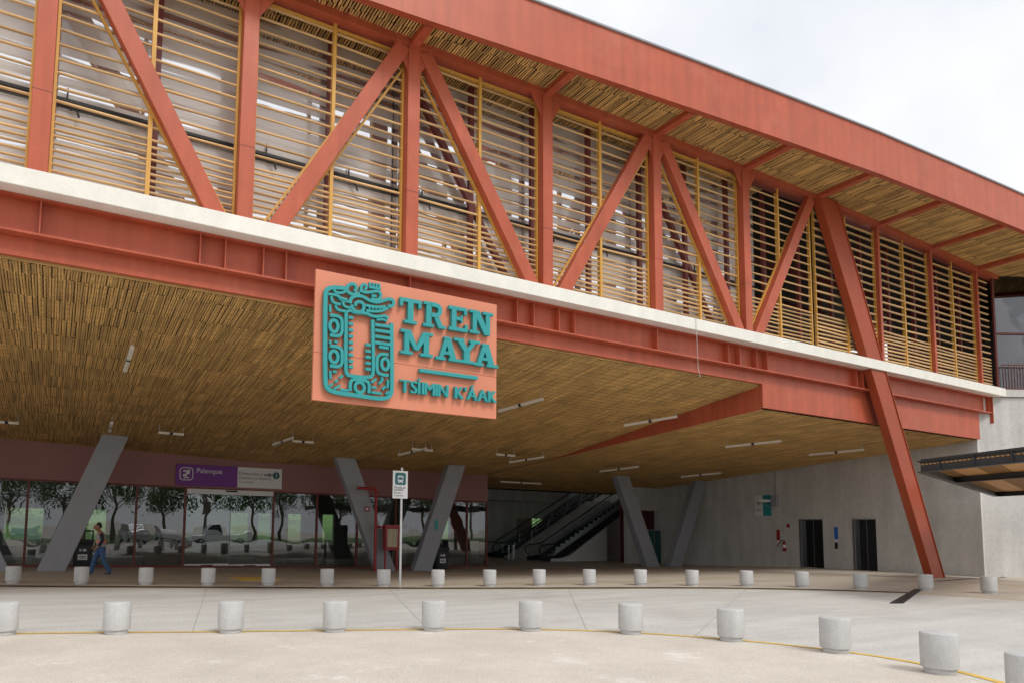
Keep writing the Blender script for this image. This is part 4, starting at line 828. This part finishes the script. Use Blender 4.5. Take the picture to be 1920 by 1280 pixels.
V = [(0, 0, .95), (.02, 0, 1.12), (.06, 0, 1.32), (.09, 0, 1.44), (.13, 0, 1.50), (.165, 0, 1.57), (.185, 0, 1.70),
     (.0, .1, .88), (-.06, .1, .50), (-.30, .1, .12), (-.22, .1, .05),
     (.02, -.1, .88), (.2, -.1, .5), (.28, -.1, .1), (.40, -.1, .04),
     (.06, .17, 1.40), (.0, .22, 1.15), (.14, .2, .93), (.2, .19, .87),
     (.06, -.17, 1.40), (.03, -.22, 1.15), (.22, -.18, .96), (.27, -.17, .91),
     (.24, .165, .82), (.25, .185, .81), (.25, .205, .815), (.235, .225, .825), (.24, .15, .88),
     (.31, -.15, .87), (.32, -.165, .86), (.32, -.185, .865), (.30, -.205, .87), (.31, -.14, .92)]
E_ = [(0, 1), (1, 2), (2, 3), (3, 4), (4, 5), (5, 6), (0, 7), (7, 8), (8, 9), (9, 10), (0, 11), (11, 12), (12, 13), (13, 14), (2, 15), (15, 16), (16, 17), (17, 18), (2, 19), (19, 20), (20, 21), (21, 22)] + [(18, i) for i in range(23, 28)] + [(22, i) for i in range(28, 33)]
RD = [(.13, .11), (.12, .1), (.14, .11), (.07, .07), .055, (.15, .125), (.13, .12), .085, .06, .04, .035, .085, .06, .04, .035, .06, .045, .032, .034, .06, .045, .032, .034] + [.009] * 10
MAN = skin('person', 'skin', V, E_, RD, None); tag(MAN, 'man in grey vest with orange stripe and jeans walking past the litter bin', 'person')
skin('jeans', 'jeans', [(0, 0, .98), (0, .1, .88), (-.06, .1, .5), (-.30, .1, .05), (.02, -.1, .88), (.2, -.1, .5), (.29, -.1, .04)], [(0, 1), (1, 2), (2, 3), (0, 4), (4, 5), (5, 6)], [(.15, .125), .115, .085, .075, .115, .085, .075], MAN)
skin('sleeve', 'shirt', [(.05, .17, 1.41), (.0, .225, 1.15), (.12, .205, .96)], [(0, 1), (1, 2)], [.075, .062, .05], MAN); skin('sleeve', 'shirt', [(.05, -.17, 1.41), (.03, -.225, 1.15), (.2, -.185, .98)], [(0, 1), (1, 2)], [.075, .062, .05], MAN)
skin('vest', 'vest', [(.0, 0, .83), (.02, 0, 1.12), (.055, 0, 1.33), (.08, 0, 1.46)], [(0, 1), (1, 2), (2, 3)], [(.19, .17), (.19, .17), (.185, .165), (.11, .10)], MAN)
rg = MB(); nr_ = 28
rg.v = [Vector(fig(.02 + (.172 + dd_) * math.cos(2 * math.pi * k / nr_), (.195 + dd_) * math.sin(2 * math.pi * k / nr_), h_)) for dd_, h_ in ((-.02, 1.09), (.004, 1.09), (.004, 1.145), (-.02, 1.145)) for k in range(nr_)]
rg.f = [(a_ * nr_ + k, a_ * nr_ + (k + 1) % nr_, (a_ + 1) % 4 * nr_ + (k + 1) % nr_, (a_ + 1) % 4 * nr_ + k) for a_ in range(4) for k in range(nr_)]
rg.build('reflective_stripe', 'orange', MAN, smooth=True)
skin('hair', 'hair', [(.12, 0, 1.54), (.125, 0, 1.62), (.15, 0, 1.68), (.20, 0, 1.705)], [(0, 1), (1, 2), (2, 3)], [(.10, .10), (.125, .13), (.125, .13), (.09, .09)], MAN)
for u, s_, h in ((-.27, .1, .06), (.32, -.1, .05)): skin('shoe', 'shoe', [(u - .06, s_, h + .0), (u + .06, s_, h - .005), (u + .17, s_, h - .015)], [(0, 1), (1, 2)], [(.05, .055), (.05, .045), (.04, .03)], MAN)
fc = MB()
hx = fig(.275, 0, 1.565); fc.tube([fig(.25, 0, 1.60), fig(.285, 0, 1.57), fig(.26, 0, 1.55)], [.012, .018, .012], 6); fc.build('nose', 'skin', MAN)
for s_ in (.035, -.035): MB().tube([fig(.255, s_ - .01, 1.605), fig(.257, s_ + .01, 1.605)], .009, 6).build('eye', 'hair', MAN)
MB().tube([fig(.25, -.02, 1.525), fig(.257, 0, 1.525), fig(.25, .02, 1.525)], .006, 5).build('mouth', 'frame', MAN)
for s_ in (.09, -.09): MB().tube([fig(.165, s_, 1.56), fig(.155, s_, 1.60)], .018, 6).build('ear', 'skin', MAN)

# ------------------------------------------------------------------ car park across the road (seen in the reflections)
def car(x, y, rz, paint, lab, pickup=False):
    r = root('pickup_truck' if pickup else 'parked_car', (x, y, 0), lab, 'truck' if pickup else 'car', 'vehicles in the car park'); r.rotation_euler.z = rz
    def L_(mb_): 
        for i, v in enumerate(mb_.v): mb_.v[i] = v + Vector((x, y, 0))
        return mb_
    ln = 5.3 if pickup else 4.3; hw = .92
    pr = [(-ln / 2, .35), (ln / 2, .35), (ln / 2, .75), (ln / 2 - .1, .95), (ln / 2 - 1.2, 1.05), (-ln / 2 + .1, 1.05), (-ln / 2, .9)]
    L_(MB().prism([(u, -hw, v) for u, v in pr], (0, 2 * hw, 0))).build('body', paint, r, bevel=.06)
    cb = [(-.3, 1.05), (1.3, 1.05), (.75, 1.75), (-.15, 1.78)] if pickup else [(-1.9, 1.05), (1.1, 1.05), (.4, 1.5), (-1.1, 1.52)]
    L_(MB().prism([(u, -hw + .1, v) for u, v in cb], (0, 2 * hw - .2, 0))).build('cabin', paint, r, bevel=.06)
    for s_ in (-1, 1):
        c_ = ((cb[0][0] + cb[1][0]) / 2, sum(q[1] for q in cb) / 4); L_(MB().prism([(c_[0] + (u - c_[0]) * .82, s_ * (hw - .09), c_[1] + (v - c_[1]) * .72) for u, v in cb], (0, s_ * .012, 0))).build('side_window', 'carglass', r)
        for u in (-ln / 2 + .9, ln / 2 - .9): L_(MB().tube([(u, s_ * (hw - .2), .34), (u, s_ * (hw + .02), .34)], .34, 20)).build('tyre', 'rubber', r); L_(MB().tube([(u, s_ * (hw + .021), .34), (u, s_ * (hw + .03), .34)], .2, 14)).build('rim', 'steel', r)
    L_(MB().box(ln / 2 - .06, ln / 2 + .02, -.8, -.45, .7, .85)).build('headlight', 'signwhite', r); L_(MB().box(ln / 2 - .06, ln / 2 + .02, .45, .8, .7, .85)).build('headlight', 'signwhite', r)
car(13.5, -4, math.pi, 'carwhite', 'white pickup truck parked across the road', True)
car(6.5, -8, 1.4, 'carsilver', 'silver car parked across the road'); car(9.6, -8.5, 1.5, 'carwhite', 'white car parked across the road'); car(1.5, -9, 1.5, 'carred', 'red car parked across the road'); car(-2.0, -9, 1.6, 'carblue', 'blue car parked across the road')
def tree(x, y, h, lab, grp='trees beyond the car park'):
    r = root('tree', (x, y, 0), lab, 'tree', grp)
    t_ = MB().tube([(x, y, -.1), (x + .1, y, h * .3), (x - .1, y + .1, h * .62)], [.22, .17, .08], 9)
    for k in range(6): an = k * 1.05; t_.tube([(x, y, h * (.32 + .04 * k)), (x + math.cos(an) * h * .22, y + math.sin(an) * h * .22, h * (.55 + .05 * k))], [.08, .03], 6)
    t_.build('trunk', 'bark', r, smooth=True)
    V = []; Fc = []; cl = [(random.gauss(0, .2) * h, random.gauss(0, .2) * h, h * random.uniform(.45, .95), h * random.uniform(.08, .17)) for _ in range(26)]
    for cx_, cy_, cz_, cr_ in cl:
        for _ in range(90):
            d = Vector((random.gauss(0, 1), random.gauss(0, 1), random.gauss(0, .8))).normalized() * cr_ * random.uniform(.5, 1.1); c0 = Vector((x + cx_, y + cy_, cz_)) + d
            a_ = Vector((random.gauss(0, 1), random.gauss(0, 1), random.gauss(0, 1))).normalized() * .16; b_ = a_.orthogonal().normalized() * .09; k = len(V); V += [c0 - a_, c0 + b_, c0 + a_, c0 - b_]; Fc.append((k, k + 1, k + 2, k + 3))
    b = MB(); b.v = V; b.f = Fc; stuff(b.build('crown', 'leaf', r))
for i, (x, y, h) in enumerate(((-9, -22, 8), (-4, -25, 9), (1, -22, 8), (6, -26, 10), (11, -22, 8), (16, -25, 9.5), (21, -22, 8.5), (26, -27, 10), (32, -22, 9), (38, -26, 10), (45, -23, 10), (53, -24, 11))): tree(x, y, h, 'leafy green tree beyond the car park')
for i, (x, y, h) in enumerate(((-3, 60, 7), (7, 66, 8), (17, 62, 7))): tree(x, y, h, 'leafy green tree on the lawn behind the hall', 'trees on the lawn')
struct(MB().add([(-60, -60, .006), (90, -60, .006), (90, -14, .006), (-60, -14, .006)], [(0, 1, 2, 3)]).build('grass_verge', 'soil'))
